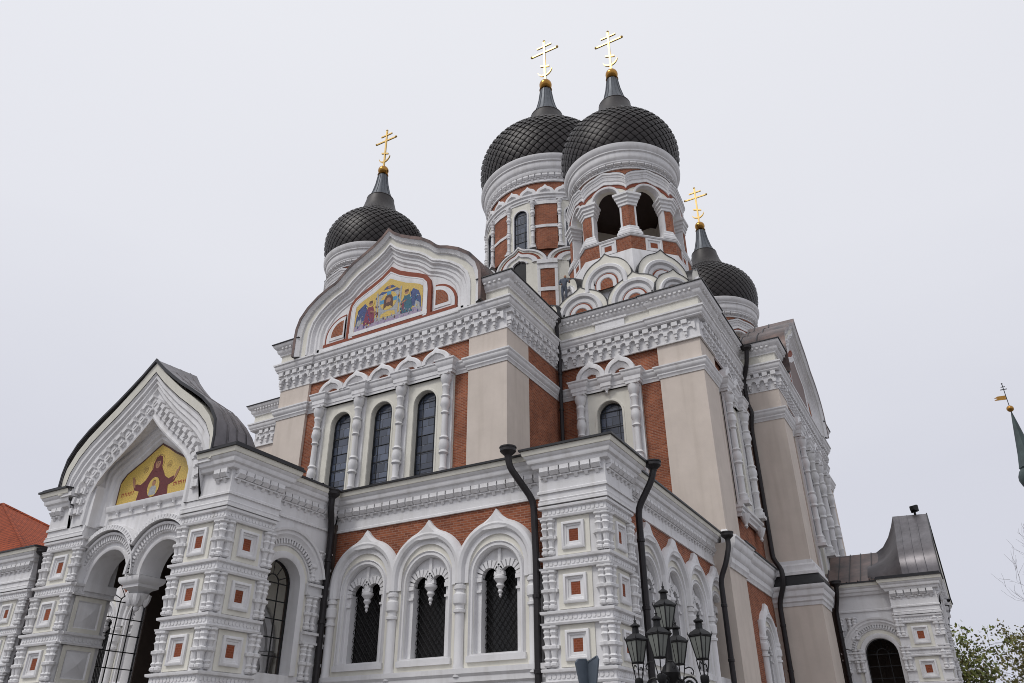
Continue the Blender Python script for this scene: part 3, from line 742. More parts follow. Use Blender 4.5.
def kokoshnik(F, uc, hw, z0, zt, dep, parent, brick=True):
    """stepped arch gable with keel tip, standing at the foot of a tower"""
    mb = MB(); h = zt-z0; vs = .22*h      # vertical start
    def og(s, tip): return [(uc+hw*s, z0)]+ogee(uc, hw*s, z0+vs*s, (h-vs)*.84*s, (h-vs)*tip)+[(uc-hw*s, z0)]
    o = og(1, 1.0)
    mb.prism(F, o, -dep, 0, 'cream', 'cream')
    edge = og(1.012, 1.02)
    mb.loft(F, [(edge, -dep), (edge, .03), (og(.99, .985), .03)], 'roofblack')
    z1 = z0
    def ring(r, d): return [(uc+hw*r, z1)]+arc(uc, z1+vs*.55, hw*r, 0, pi, 16)+[(uc-hw*r, z1)]
    mb.loft(F, [(ring(.84, 0), 0), (ring(.84, 0), .14), (ring(.80, 0), .20), (ring(.70, 0), .18), (ring(.66, 0), .06), (ring(.63, 0), .02)], 'white')
    mb.loft(F, [(ring(.62, 0), .004), (ring(.62, 0), .07), (ring(.50, 0), .05), (ring(.47, 0), .004)], 'white')
    mb.prism(F, ring(.46, 0), -.1, .008, 'redtrim')
    mb.loft(F, [(ring(.40, 0), .004), (ring(.40, 0), .06), (ring(.27, 0), .05), (ring(.24, 0), .010)], 'white')
    mb.prism(F, ring(.245, 0), -.1, .014, 'brick' if brick else 'darkglass')
    return obj('kokoshnik', mb, parent)

def bell_tower():
    c = (MX+TD, MY-TD)
    A = 3.18; hw = A*math.tan(R(22.5))
    def face(k, ap=A): a = R(45*k); n = (math.cos(a), math.sin(a)); return Fr((c[0]+n[0]*ap, c[1]+n[1]*ap), (-n[1], n[0]), n)
    def octa(ap): q = ap/math.cos(R(22.5)); return [(q*math.cos(R(22.5+45*k)), q*math.sin(R(22.5+45*k))) for k in range(8)]
    O = Fr(c, (1, 0), (0, 1))
    body = MB()
    # sloped base behind the kokoshniki, then brick plinth
    q = octa(3.7); q2 = octa(3.36)
    n = 8
    body.add([(c[0]+x, c[1]+y, 20.7) for x, y in q]+[(c[0]+x, c[1]+y, 23.3) for x, y in octa(3.55)]+[(c[0]+x, c[1]+y, 24.68) for x, y in q2],
             [(i, (i+1) % 8, 8+(i+1) % 8, 8+i) for i in range(8)]+[(8+i, 8+(i+1) % 8, 16+(i+1) % 8, 16+i) for i in range(8)], 'white')
    part = obj('bell_tower', body, cath)
    pl = MB()
    path = [(x, -y) for x, y in octa(3.30)][::-1]
    OF = Fr(c, (1, 0), (0, -1))
    P8 = lambda ap: [(x, y) for x, y in octa(ap)][::-1]
    def ring(mb, ap, prof, m):   # closed octagonal moulding, offset outward
        pts = octa(ap); k = len(prof)
        vs = []
        for x, y in pts:
            l = math.hypot(x, y)
            for o, z in prof: s = (l+o/math.cos(R(22.5)))/l; vs.append((c[0]+x*s, c[1]+y*s, z))
        mb._grid(vs, 8, k, m, True, False, False)
    ring(pl, 3.30, [(-2.5, 24.5), (.0, 24.5), (.0, 25.62), (-2.5, 25.64)], 'brick')
    ring(pl, 3.30, [(-.02, 25.58), (.05, 25.6), (.09, 25.68), (.05, 25.74), (-.6, 25.76)], 'white')
    ring(pl, 3.30, [(-.02, 24.48), (.06, 24.5), (.06, 24.6), (-.02, 24.64)], 'white')
    for k in range(8):
        G = face(k, 3.30)
        sq = lambda a, b: [(-a, 25.13-b), (a, 25.13-b), (a, 25.13+b), (-a, 25.13+b)]
        pl.loft(G, [(sq(.50, .42), -.02), (sq(.50, .42), .06), (sq(.40, .32), .06), (sq(.36, .28), .02), (sq(.24, .18), .02), (sq(.20, .15), -.03)], 'white', True)
        pl.prism(G, sq(.36, .28), -.05, .012, 'white'); pl.prism(G, sq(.21, .16), -.05, .022, 'tile_red')
    obj('plinth', pl, part)
    ow = .80
    for k in range(8):      # corner piers
        a = R(22.5+45*k); mb = MB()
        L, Rr = face(k), face(k+1)
        def cpath(half, dd):
            e = math.cos(a), math.sin(a)
            p0 = L.m(hw-half, dd, 0); p1 = ((A+dd)/math.cos(R(22.5))*e[0]+c[0], (A+dd)/math.cos(R(22.5))*e[1]+c[1]); p2 = Rr.m(-hw+half, dd, 0)
            return [(p0[0], p0[1]), p1, (p2[0], p2[1])]
        W = Fr((0, 0), (1, 0), (0, 1))
        def ring3(prof, half, m):
            # open moulding round the corner, with returns
            vs = []; kk = len(prof)
            for o, z in prof:
                pass
            path = []
            l0 = L.m(hw-half, -.55, 0); r0 = Rr.m(-hw+half, -.55, 0)
            for q in [(l0[0], l0[1])]+cpath(half, 0)+[(r0[0], r0[1])]: path.append((q[0], -q[1]))
            mb.hsweep(Fr((0, 0), (1, 0), (0, -1)), path, prof, m, caps=False)
        ring3([(0, 25.7), (0, 28.7)], .50, 'white')
        ring3([(.012, 26.45), (.012, 27.8)], .36, 'brick') if False else None
        # brick shafts on both faces of the corner
        p = cpath(.38, .02)
        vs = [(x, y, z) for z in (26.42, 27.86) for x, y in p]
        mb.add(vs, [(0, 1, 4, 3), (1, 2, 5, 4)], 'brick')
        ring3([(-.02, 25.72), (.20, 25.76), (.20, 25.90), (.14, 25.98), (.14, 26.1), (.06, 26.2), (.06, 26.34), (.0, 26.42)], .50, 'white')
        ring3([(.0, 27.80), (.06, 27.84), (.06, 27.98), (.12, 28.04), (.12, 28.18), (.20, 28.26), (.20, 28.40), (.28, 28.48), (.28, 28.62), (.0, 28.68)], .50, 'white')
        obj('pier', mb, part)
    ar = MB(); zs = 28.66
    for k in range(8):
        G = Oc(face(k), A)
        ar.prism(G, [(-hw, zs), (-hw, 30.0)]+[(x*hw, 30.0+.55*(1-abs(x))**.8) for x in (-.6, -.3, 0, .3, .6)]+[(hw, 30.0), (hw, zs)]+arc(0, zs, ow, 0, pi, 14), -.55, 0, 'cream')
        def rg(r): return arc(0, zs, r, 0, pi, 16)
        ar.loft(G, [(rg(ow), -.3), (rg(ow-.02), .06), (rg(ow+.04), .08), (rg(ow+.11), .08), (rg(ow+.13), .02)], 'white')
        # crown moulding: a wavy ogee that peaks over each arch
        cv = [(hw, 29.80)]+[(hw*x, 29.80+.60*(1-x**2.2)**.7+ (.13*(1-x/.35) if x < .35 else 0)) for x in (.92, .8, .65, .5, .35, .2, .1, 0)]
        cv = cv+[(-a, b) for a, b in reversed(cv[:-1])]
        dn = lambda k_: [(x, z-k_) for x, z in cv]
        ar.loft(G, [(dn(1.02), 0), (dn(1.02), .035), (dn(.80), .035)], 'redtrim')
        ar.loft(G, [(dn(.80), .0), (dn(.80), .09), (dn(.70), .10), (dn(.66), .03), (dn(.52), .03), (dn(.50), .08), (dn(.40), .10), (dn(.38), .06), (dn(.34), .09), (dn(.28), .09), (dn(.26), .13), (dn(.14), .15), (dn(.12), .20), (dn(0), .22)], 'white')
        ar.loft(G, [(dn(0), .22), (dn(-.02), .235), (dn(-.03), -.06)], 'roofblack')
    obj('arcade', ar, part)
    dr = MB()
    dr.lathe(c, [(3.12, 29.6), (3.12, 30.80)], 'brick', 48)
    dr.lathe(c, [(3.12, 30.74), (3.18, 30.76), (3.18, 30.82), (3.14, 30.84), (3.14, 31.14), (3.24, 31.18), (3.30, 31.26), (3.30, 31.34), (3.38, 31.42), (3.42, 31.55), (3.42, 31.82), (3.50, 31.88), (3.50, 31.96), (3.58, 32.06), (3.64, 32.2), (3.66, 32.36), (3.60, 32.42), (3.2, 32.44)], 'white', 64)
    for i in range(44):
        Fk = Cy(c, 3.14, 2*pi*i/44)
        brackets(dr, Fk, -.22, .22, 0, 30.86, .30, .44)
    dr.lathe(c, [(.01, 30.2), (3.1, 30.2)], 'door', 24); 
    obj('drum_cornice', dr, part)
    onion(c, 3.5, 32.40, 1.0, part, 40, 23)
    # kokoshniki
    for k in range(4):
        a = R(90*k-90); n = (math.cos(a), math.sin(a)); ap = 4.02
        G = Fr((c[0]+n[0]*ap, c[1]+n[1]*ap), (-n[1], n[0]), n)
        for s in (-1, 1): kokoshnik(G, s*1.53, 1.52, 20.72, 22.72, .9, part)
        a = R(90*k-45); n = (math.cos(a), math.sin(a)); ap = 5.02
        G = Fr((c[0]+n[0]*ap, c[1]+n[1]*ap), (-n[1], n[0]), n)
        kokoshnik(G, 0, 1.12, 20.72, 22.45, .9, part)
    for k in range(8):
        G = face(k, 3.93); kokoshnik(G, 0, 1.45, 22.2, 24.42, .8, part, brick=True)
    return part
towerN = bell_tower()
def move_copy(src, dx, dy):
    t = copy_tree(src, cath); t.location = src.location + Vector((dx, dy, 0)); return t
towerL = move_copy(towerN, -2*TD, 0)
towerR = move_copy(towerN, 0, 2*TD)

def main_tower():
    c = (MX, MY); Rd = 5.15
    body = MB()
    body.lathe(c, [(5.9, 20.5), (5.9, 26.2), (5.3, 27.2), (5.2, 31.0)], 'white', 64)
    body.lathe(c, [(Rd-.17, 30.0), (Rd-.17, 38.0)], 'brick', 64); body.lathe(c, [(Rd-.05, 37.9), (Rd-.05, 39.75)], 'brick', 64)
    part = obj('central_tower', body, cath)
    co = MB()
    co.lathe(c, [(Rd, 39.62), (Rd+.08, 39.66), (Rd+.08, 39.76), (Rd+.02, 39.80), (Rd+.02, 40.42), (Rd+.16, 40.46), (Rd+.22, 40.6), (Rd+.22, 40.74), (Rd+.32, 40.86), (Rd+.38, 41.0), (Rd+.38, 41.36), (Rd+.48, 41.44), (Rd+.48, 41.54), (Rd+.58, 41.68), (Rd+.66, 41.86), (Rd+.66, 41.98), (Rd+.55, 42.04), (4.8, 42.1)], 'white', 72)
    for i in range(64): brackets(co, Cy(c, Rd+.02, 2*pi*i/64), -.24, .24, 0, 39.84, .56, .48)
    co.lathe(c, [(Rd-.1, 37.78), (Rd+.10, 37.80), (Rd+.10, 37.94), (Rd+.18, 38.0), (Rd+.18, 38.16), (Rd+.28, 38.26), (Rd+.28, 38.40), (Rd-.1, 38.46)], 'white', 72)
    for i in range(24):       # wavy arches above the entablature
        G = Cy(c, Rd, 2*pi*(i+.5)/24); h = pi*Rd/24
        o = ogee(0, h*1.02, 38.40, .62, .82, 6)
        co.loft(G, [(o, -.1), (o, .22), (ogee(0, h*.9, 38.40, .52, .68, 6), .25), (ogee(0, h*.62, 38.40, .34, .40, 6), .25), (ogee(0, h*.56, 38.40, .30, .34, 6), .08), (ogee(0, h*.1, 38.40, .05, .06, 6), .08)], 'white')
    obj('drum_cornice', co, part)
    for k in range(8):
        a = R(45*k); G = Cy(c, Rd, a)
        sur = MB()
        hwb = R(11.8)*Rd
        # cream bay in strips so it follows the drum
        for (x0, x1) in ((-hwb, -.58), (.58, hwb)): sur.box(G, x0, x1, -.1, .05, 32.3, 37.8, 'cream')
        sur.prism(G, [(-.58, 36.62), (-.58, 37.8), (.58, 37.8), (.58, 36.62)]+arc(0, 36.62, .58, 0, pi, 12), -.1, .05, 'cream')
        sur.box(G, -.58, .58, -.1, .05, 32.3, 33.2, 'cream')
        jp = [(.58, 33.2)]+arc(0, 36.62, .58, 0, pi, 12)+[(-.58, 33.2)]
        sur.sweep(G, jp, [(.02, -.1), (.02, .10), (-.08, .10), (-.12, .05)], 'white')
        obj('window_surround', sur, part)
        leaded_window(G, 0, .58, 33.2, 36.62, -.06, part)
        for s in (-1, 1):
            mb = MB(); G2 = Cy(c, Rd, a+s*R(11.3)); melon_column(mb, G2, 0, .12, 33.5, 37.7, .13); obj('column', mb, part)
        G3 = Cy(c, Rd, a+R(22.5)); mb = MB(); hh = R(9.2)*Rd
        for (z0, z1) in ((33.3, 35.25), (35.5, 37.45)):
            mb.box(G3, -hh, 0, -.1, .03, z0, z1, 'brick'); mb.box(G3, 0, hh, -.1, .03, z0, z1, 'brick')
        for (z0, z1) in ((35.25, 35.5), (37.45, 37.8)):
            mb.box(G3, -hh, 0, -.1, .09, z0, z1, 'white'); mb.box(G3, 0, hh, -.1, .09, z0, z1, 'white')
        obj('brick_panel', mb, part)
    # lower belt of wide ogee arches with small windows
    lo = MB()
    A = 5.55; hw = A*math.tan(R(22.5))/2
    for k in range(8):
        a = R(45*k); G = Cy(c, 5.35, a); hwk = 5.35*R(22.5)
        def og(s, dz=0): return ogee(0, hwk*s, 32.0, 1.25*s, 1.62*s-dz, 12, 76)
        lo.loft(G, [(og(1.015), -.3), (og(1.015), .30), (og(1.0), .30)], 'roofblack')
        lo.loft(G, [(og(1.0), .29), (og(.90), .29), (og(.88), .20), (og(.80), .20)], ['white', 'white', 'cream'])
        lo.loft(G, [(og(.80), .18), (og(.69), .18)], 'redtrim')
        lo.loft(G, [(og(.69), .22), (og(.52), .22), (og(.48), .12)], 'white')
        lo.loft(G, [(og(.48), .12), (og(.34), .12), (og(.33), .17), (og(.26), .17), (og(.25), .02)], ['cream', 'white', 'white', 'white'])
        for s in (-1, 1): x0, x1 = sorted((s*hwk*.26, s*hwk*.66)); lo.box(G, x0, x1, -.1, .12, 27.0, 32.05, 'cream')
        lo.prism(G, og(.27)+[(-hwk*.27, 27.6), (hwk*.27, 27.6)], -.1, .02, 'darkglass')
        for s in (-1, 1):
            x0, x1 = sorted((s*hwk*.66, s*hwk*1.0))
            lo.box(G, x0, x1, -.1, .16, 27.4, 31.3, 'brick'); lo.box(G, x0, x1, -.1, .30, 31.72, 32.1, 'white'); lo.box(G, x0, x1, -.1, .22, 31.3, 31.72, 'white'); lo.box(G, x0, x1, -.1, .22, 29.4, 29.7, 'white')
            xa, xb = sorted((s*hwk*.66, s*hwk*.76)); lo.box(G, xa, xb, -.1, .2, 27.4, 31.3, 'white')
    obj('arcade', lo, part)
    k = 5.65/3.62
    onion(c, 5.5, 42.04, k, part, 50, 25, 1.44, 1.36)
    return part
main_tower()

# ------------------------------------------------------------------ low aisle round the corner
SY, SX = 20.5, -8.72
def hood_window(F, uc, part, idx):
    """round window under an ogee hood, double arch with a hanging drop"""
    s = MB(); zc = 5.25
    for a_, b_ in ((-1.12, -.80), (.80, 1.12)): s.box(F, uc+a_, uc+b_, -.5, .06, 2.1, 5.05, 'cream')
    s.box(F, uc-.80, uc+.80, -.5, .06, 2.1, 2.75, 'cream')
    s.prism(F, arc(uc, 5.05, 1.28, pi, 0, 20)+arc(uc, 5.05, .80, 0, pi, 20), -.5, .06, 'cream')
    e = .003*(idx % 2)
    hood = [(uc+1.275, 4.85)]+arc(uc, zc, 1.275, 0, pi, 22)+[(uc-1.275, 4.85)]
    cap = [(uc+1.44*math.sin(R(q)), zc+1.44*math.cos(R(q))) for q in (34, 26, 18)]+[(uc+.28, zc+1.47), (uc+.15, zc+1.58), (uc, zc+1.76), (uc-.15, zc+1.58), (uc-.28, zc+1.47)]+[(uc-1.44*math.sin(R(q)), zc+1.44*math.cos(R(q))) for q in (18, 26, 34)]
    capi = [(uc+(p[0]-uc)*.82, zc+(p[1]-zc)*.93) for p in cap]
    s.loft(F, [(cap, -.05), (cap, .13+e), (capi, .24+e)], 'white'); s.prism(F, capi, -.05, .239+e, 'white')
    s.sweep(F, hood, [(a, b+e) for a, b in roll(.36, .26, .0)], 'white', smooth=True)
    s.sweep(F, hood, [(.30, .0), (.30, .12+e), (.16, .12+e)], 'white')
    jp = [(uc+.80, 2.75)]+arc(uc, 5.05, .80, 0, pi, 16)+[(uc-.80, 2.75)]
    s.sweep(F, jp, [(.02, -.14), (.02, .02), (-.03, .10), (-.09, .10), (-.11, .06), (-.15, .12), (-.18, .06)], 'white')
    # sill block
    s.box(F, uc-1.0, uc+1.0, .0, .14, 2.58, 2.75, 'white'); s.box(F, uc-.85, uc+.85, -.3, .11, 2.74, 2.80, 'white')
    for sd in (-1, 1):
        x0, x1 = sorted((uc+sd*.62, uc+sd*.81)); s.box(F, x0, x1, -.40, -.10, 2.78, 4.95, 'white')
        s.box(F, x0-.02, x1+.02, -.12, -.04, 4.55, 4.62, 'white'); s.box(F, x0-.03, x1+.03, -.12, -.03, 4.86, 4.98, 'white')
    obj('window_surround', s, part)
    t = MB()       # tracery
    r = .31
    poly = [(uc+.80, 4.98)]+arc(uc, 5.05, .805, 0, pi, 16)+[(uc-.80, 4.98), (uc-.64, 4.98)]+[(uc-.325-r*math.cos(R(a)), 4.98+r*math.sin(R(a))) for a in range(0, 181, 20)]+[(uc, 4.92)]+[(uc+.325-r*math.cos(R(a)), 4.98+r*math.sin(R(a))) for a in range(0, 181, 20)]
    t.prism(F, poly, -.30, -.16, 'white')
    for sd in (-1, 1):
        cx = uc+sd*.325
        for a in range(10, 175, 20):
            ca, sa = math.cos(R(a)), math.sin(R(a))
            q = [(cx+ca*rr-sa*ww, 4.98+sa*rr+ca*ww) for rr, ww in ((.27, -.035), (.50, -.062), (.50, .062), (.27, .035))]
            t.prism(F, q, -.2, -.06, 'white')
    for x in (uc-.04, ): t.box(F, uc-.05, uc+.05, -.2, -.08, 5.1, 5.82, 'white')
    c = F.m(uc, -.16, 0)
    t.lathe(c, [(.01, 4.36), (.05, 4.42), (.035, 4.47), (.08, 4.53), (.055, 4.60), (.13, 4.70), (.10, 4.78), (.20, 4.9), (.20, 4.97), (.12, 5.02), (.12, 5.2)], 'white', 12)
    obj('tracery', t, part)
    wn = MB(); wn.box(F, uc-.8, uc+.8, -.50, -.44, 2.6, 5.8, 'darkglass')
    # diamond lattice grille
    g = .19; x0, x1, z0, z1 = uc-.62, uc+.62, 2.8, 5.25
    def clip(sgn, k):
        pts = []
        for z in (z0, z1):
            x = x0+ (k - (z-z0)*sgn*.75)
            pts.append((x, z))
        (xa, za), (xb, zb) = pts
        dx, dz = xb-xa, zb-za; t0, t1 = 0, 1
        for lim, hi in ((x0, False), (x1, True)):
            if abs(dx) < 1e-6: continue
            tt = (lim-xa)/dx
            if (dx > 0) != hi: t0 = max(t0, tt)
            else: t1 = min(t1, tt)
        if t1-t0 < .03: return None
        return (xa+dx*t0, za+dz*t0), (xa+dx*t1, za+dz*t1)
    for sgn in (-1, 1):
        k = -4.0
        while k < 5:
            q = clip(sgn, k); k += g
            if q: wn.tube([F.m(q[0][0], -.33, q[0][1]), F.m(q[1][0], -.33, q[1][1])], .013, 'iron', 4)
    obj('window', wn, part)
def colonette(F, u, part, e=0.0):
    mb = MB(); c = F.m(u, .08+e, 0)
    mb.lathe(c, [(.17, 2.2), (.17, 2.5), (.15, 2.55), (.15, 3.98), (.20, 4.0), (.20, 4.08), (.155, 4.1), (.155, 4.2), (.21, 4.26), (.22, 4.40), (.21, 4.52), (.155, 4.58), (.155, 4.66), (.20, 4.68), (.20, 4.78), (.15, 4.8), (.15, 5.1), (.16, 5.5)], 'white', 12)
    obj('colonette', mb, part)
ab = MB()
AF = Fr((0, SY), (1, 0), (0, -1))          # u equals x
AR = Fr((SX, 0), (0, 1), (1, 0))           # u equals y
PX0, PX1 = -10.44, -8.30
ab.box(AF, -36.9, SX-.6, -12.3, -.6, -1.6, 8.3, 'interior')
def brick_face(F, u0, u1): ab.box(F, u0, u1, -.10, 0, 5.2, 7.2, 'brick')

def hood_wall(F, u0, u1, cs):          # brick wall above the hoods, cut out over the windows
    edges = [u0]+[(a+b)/2 for a, b in zip(cs, cs[1:])]+[u1]
    for c, a, b in zip(cs, edges, edges[1:]):
        ab.prism(F, [(a, 5.05), (a, 7.2), (b, 7.2), (b, 5.05)]+arc(c, 5.05, 1.0, 0, pi, 14), -.32, 0, 'brick')
hood_wall(AF, -18.9, -10.3, (-17.22, -14.67, -12.12)); hood_wall(AR, 22.2, 33.4, [24.2+2.51*i for i in range(4)])
ab.box(AR, 32.9, 33.4, -.32, 0, -1.6, 5.05, 'brick'); ab.box(AF, -10.9, SX, -.62, -.33, 7.0, 8.3, 'brick'); ab.box(AR, SY+.02, CY, -.62, -.33, 7.0, 8.3, 'brick')
ab.box(AF, -18.9, -10.3, -.32, -.004, -1.6, 2.0, 'cream'); ab.box(AR, 22.2, 32.7, -.32, -.004, -1.6, 2.0, 'cream')
aisle = obj('aisle', ab, cath)
mb = MB()
mb.hsweep(AF, [(-18.9, 0), (-10.4, 0)], [(-.1, 1.7), (.12, 1.72), (.12, 2.0), (.20, 2.06), (.20, 2.2), (.26, 2.28), (.26, 2.42), (-.1, 2.46)], 'white')
mb.hsweep(AR, [(22.2, 0), (33.2, 0)], [(-.1, 1.7), (.12, 1.72), (.12, 2.0), (.20, 2.06), (.20, 2.2), (.26, 2.28), (.26, 2.42), (-.1, 2.46)], 'white')
obj('sill_course', mb, aisle)
fc = (-17.22, -14.67, -12.12)
for i, u in enumerate(fc): hood_window(AF, u, aisle, i)
for i in range(4): colonette(AF, -18.495+2.55*i, aisle, .002*i)
rcn = [24.2+2.51*i for i in range(4)]
for i, u in enumerate(rcn): hood_window(AR, u, aisle, i)
for i in range(5): colonette(AR, 22.945+2.51*i, aisle, .002*i)
low_cornice(AF, [(-18.9, 0), (PX0-.05, 0)], aisle, [(AF, -18.6, PX0, 0)])
low_cornice(AR, [(22.1, 0), (33.1, 0)], aisle, [(AR, 22.3, 33.0, 0)])
# filler bay walls in cream between hoods and jambs
mb = MB()
for u in (-18.495, -15.945, -13.395, -10.845): mb.box(AF, u-.17, u+.17, -.3, .02, 2.1, 5.5, 'white')
for i in range(5): u = 22.945+2.51*i; mb.box(AR, u-.17, u+.17, -.3, .02, 2.1, 5.5, 'white')
obj('pier_strip', mb, aisle)
# corner pier
def pier(F, w, dr, dl, part, dz=0.0, right_side=True, left_side=False, inner_left=None, name='pier', rp=True):
    """rusticated pier; F at its front right corner with u = 0, running to u = -w"""
    F = F.at(-.12 if right_side else -.06, -.12); w -= .24 if right_side and left_side else .18; dr -= .12; dl -= .12
    mb = MB(); G0 = Up(F, dz) if dz else F
    dm = max(dr, dl); ia, ib = (-w, -w*.45) if right_side else (-w*.55, 0)
    mb.box(G0, ia, ib, -min(dm, 1.46), 0, -1.6-dz, 8.46, 'white')
    ia, ib = (-w*.45, 0) if right_side else (-w, -w*.55)
    mb.box(G0, ia, ib, -dm, 0, -1.6-dz, 8.46, 'white')
    path = [(-w, -dl if left_side else -.3), (-w, 0), (0, 0), (0, -dr if right_side else -.3)]
    segs = [(F, -w, 0)]
    FR = F.right(0); FL = F.left(-w)
    if right_side: segs.append((FR, 0, dr))
    if left_side: segs.append((FL, 0, dl))
    pier_levels(mb, F, path, segs, dz=dz)
    for i in range(4):
        z0 = ZB[i+1]+.05; h = ZB[i]-.38-z0
        us = [-w+.02, -w+.22, -.20, .0]
        if not right_side: us = [-w+.02, -w+.22, -.22, -.02]
        for u in us: baluster(mb, G0, u, .03, z0, h, .122)
        mb.box(G0, -w-.06, -w+.40, -.02, .10, z0+h*.44, z0+h*.52, 'white'); mb.box(G0, -.38, .09, -.02, .10, z0+h*.44, z0+h*.52, 'white')
        Fs = []
        if right_side: Fs.append((FR, dr))
        if left_side: Fs.append((FL, dl))
        for Q, dd in Fs:
            Qz = Up(Q, dz) if dz else Q
            for u in (.20, dd-.22, dd-.02): baluster(mb, Qz, u, .03, z0, h, .122)
            mb.box(Qz, -.09, .36, -.02, .102, z0+h*.44, z0+h*.52, 'white'); mb.box(Qz, dd-.40, dd+.0, -.02, .10, z0+h*.44, z0+h*.52, 'white')
    p = obj(name, mb, part)
    for i in range(4):
        zc = level_mid(i)
        square_panel(G0, -w/2-.04 if right_side else -w/2, zc, 0, part)
        if right_side: square_panel(Up(FR, dz) if dz else FR, dr/2, zc, 0, part)
        if left_side: square_panel(Up(FL, dz) if dz else FL, dl/2, zc, 0, part)
    return p
PF = Fr((PX1, 20.17), (1, 0), (0, -1))
pier(PF, 2.14, 2.02, .4, aisle)
low_cornice(PF, [(-2.14, -.5), (-2.14, 0), (0, 0), (0, -2.02), (-.42, -2.02)], aisle, [(PF, -2.10, -.04, 0), (PF.right(0), .04, 1.98, 0)], dz=.012, extra=[[(-2.14, -.4), (-2.14, 0), (0, 0), (0, -2.02)]])
# mirrored corner pier at the far left end of the aisle
PL = Fr((2*XM-PX1+1.9, 19.62), (1, 0), (0, -1))
pier(PL, 2.5, .95, 1.0, aisle, right_side=False)
low_cornice(PL, [(-2.5, -1.5), (-2.5, 0), (0, 0), (0, -1.0)], aisle, [(PL, -2.46, -.04, 0)], dz=.012, extra=[[(-2.5, -1.0), (-2.5, 0), (0, 0), (0, -.9)]])
mb = MB(); mb.box(PL, -2.8, .3, -1.5, .3, 8.5, 8.56, 'roofblack'); obj('roof', mb, aisle)
low_cornice(AF, [(2*XM+10.44, 0), (-27.2, 0)], aisle, [(AF, 2*XM+10.5, -27.4, 0)])
mb = MB(); lc = [2*XM-u for u in fc][::-1]; ed = [2*XM+10.3, (lc[0]+lc[1])/2, (lc[1]+lc[2])/2, -26.7]
for c_, a_, b_ in zip(lc, ed, ed[1:]): mb.prism(AF, [(a_, 5.05), (a_, 7.2), (b_, 7.2), (b_, 5.05)]+arc(c_, 5.05, 1.0, 0, pi, 14), -.32, 0, 'brick')
mb.box(AF, 2*XM+10.3, -26.7, -.32, -.004, -1.6, 2.0, 'cream'); mb.hsweep(AF, [(2*XM+10.4, 0), (-26.7, 0)], [(-.1, 1.7), (.12, 1.72), (.12, 2.0), (.20, 2.06), (.20, 2.2), (.26, 2.28), (.26, 2.42), (-.1, 2.46)], 'white')
for i in range(4): u = 2*XM+10.845+2.55*i; mb.box(AF, u-.17, u+.17, -.3, .02, 2.1, 5.5, 'white')
obj('wall', mb, aisle)
for i, u in enumerate(lc): hood_window(AF, u, aisle, i)
for i in range(4): colonette(AF, 2*XM+10.845+2.55*i, aisle, .002*i)
# roof
rf = MB()
def quad(mb, a, b, c, d, m): mb.add([a, b, c, d], [(0, 1, 2, 3)], m)
quad(rf, (-37.6, SY-.4, 8.52), (SX+.4, SY-.4, 8.52), (-14.0, AY+.3, 9.25), (-37.6, AY+.3, 9.25), 'roofblack')
quad(rf, (-16.2, SY-.2, 8.525), (SX+.4, SY-.2, 8.525), (SX+.4, CY+.4, 8.525), (-16.2, CY+.4, 9.5), 'roofblack')
rf.box(PF, -2.3, .2, -2.2, .2, 8.5, 8.56, 'roofblack')
obj('roof', rf, aisle)

# ------------------------------------------------------------------ lower storey of corner block and right arm
lb = MB()
LF = Fr((CR, CY), (0, 1), (1, 0))
lb.box(LF, 0, 7.9, -7, -.75, -1.6, 7.9, 'brick')
wall_arch(lb, LF, 2.0, 7.9, -1.6, 7.9, 37.75-CY, 1.0, 2.0, 5.05-.62, -.76, -.12, 'brick')
low = obj('lower_storey', lb, cath)
mb = MB(); mb.box(LF, -.35, 2.32, -2, .0, -1.6, 8.0, 'beige'); obj('pilaster', mb, low)
LC = [(-.2, 7.0), (.06, 7.0), (.08, 7.12), (.14, 7.2), (.14, 7.42), (.22, 7.5), (.26, 7.66), (.26, 7.8), (.34, 7.88), (.38, 8.0), (.38, 8.18), (.44, 8.22), (.44, 8.3), (-.2, 8.36)]
mb = MB(); mb.hsweep(LF, [(-.3, 0), (2.32, 0), (2.32, -.12), (7.8, -.12)], LC, 'white')
mb.hsweep(LF, [(1.2, .02), (2.4, .02), (2.4, -.1), (7.8, -.1)], [(.38, 8.3), (.48, 8.31), (.48, 8.35), (-.3, 8.5)], 'roofblack')
mb.hsweep(LF, [(-.02, -.2), (-.02, .0), (2.36, .0), (2.36, -.12)], [(-.1, 8.36), (.08, 8.38), (.08, 8.55), (.03, 8.62), (-.1, 8.66)], 'white')
obj('eaves_cornice', mb, low)
LFz = Up(LF, -.62)
class Lw(Fr): pass
G = Fr((CR, 0), (0, 1), (1, 0))
hood_window(Up(G.at(0, -.13), -.62), 37.75, low, 0)
for s in (-1, 1): colonette(Up(G.at(0, -.13), -.62), 37.75+s*1.275, low)
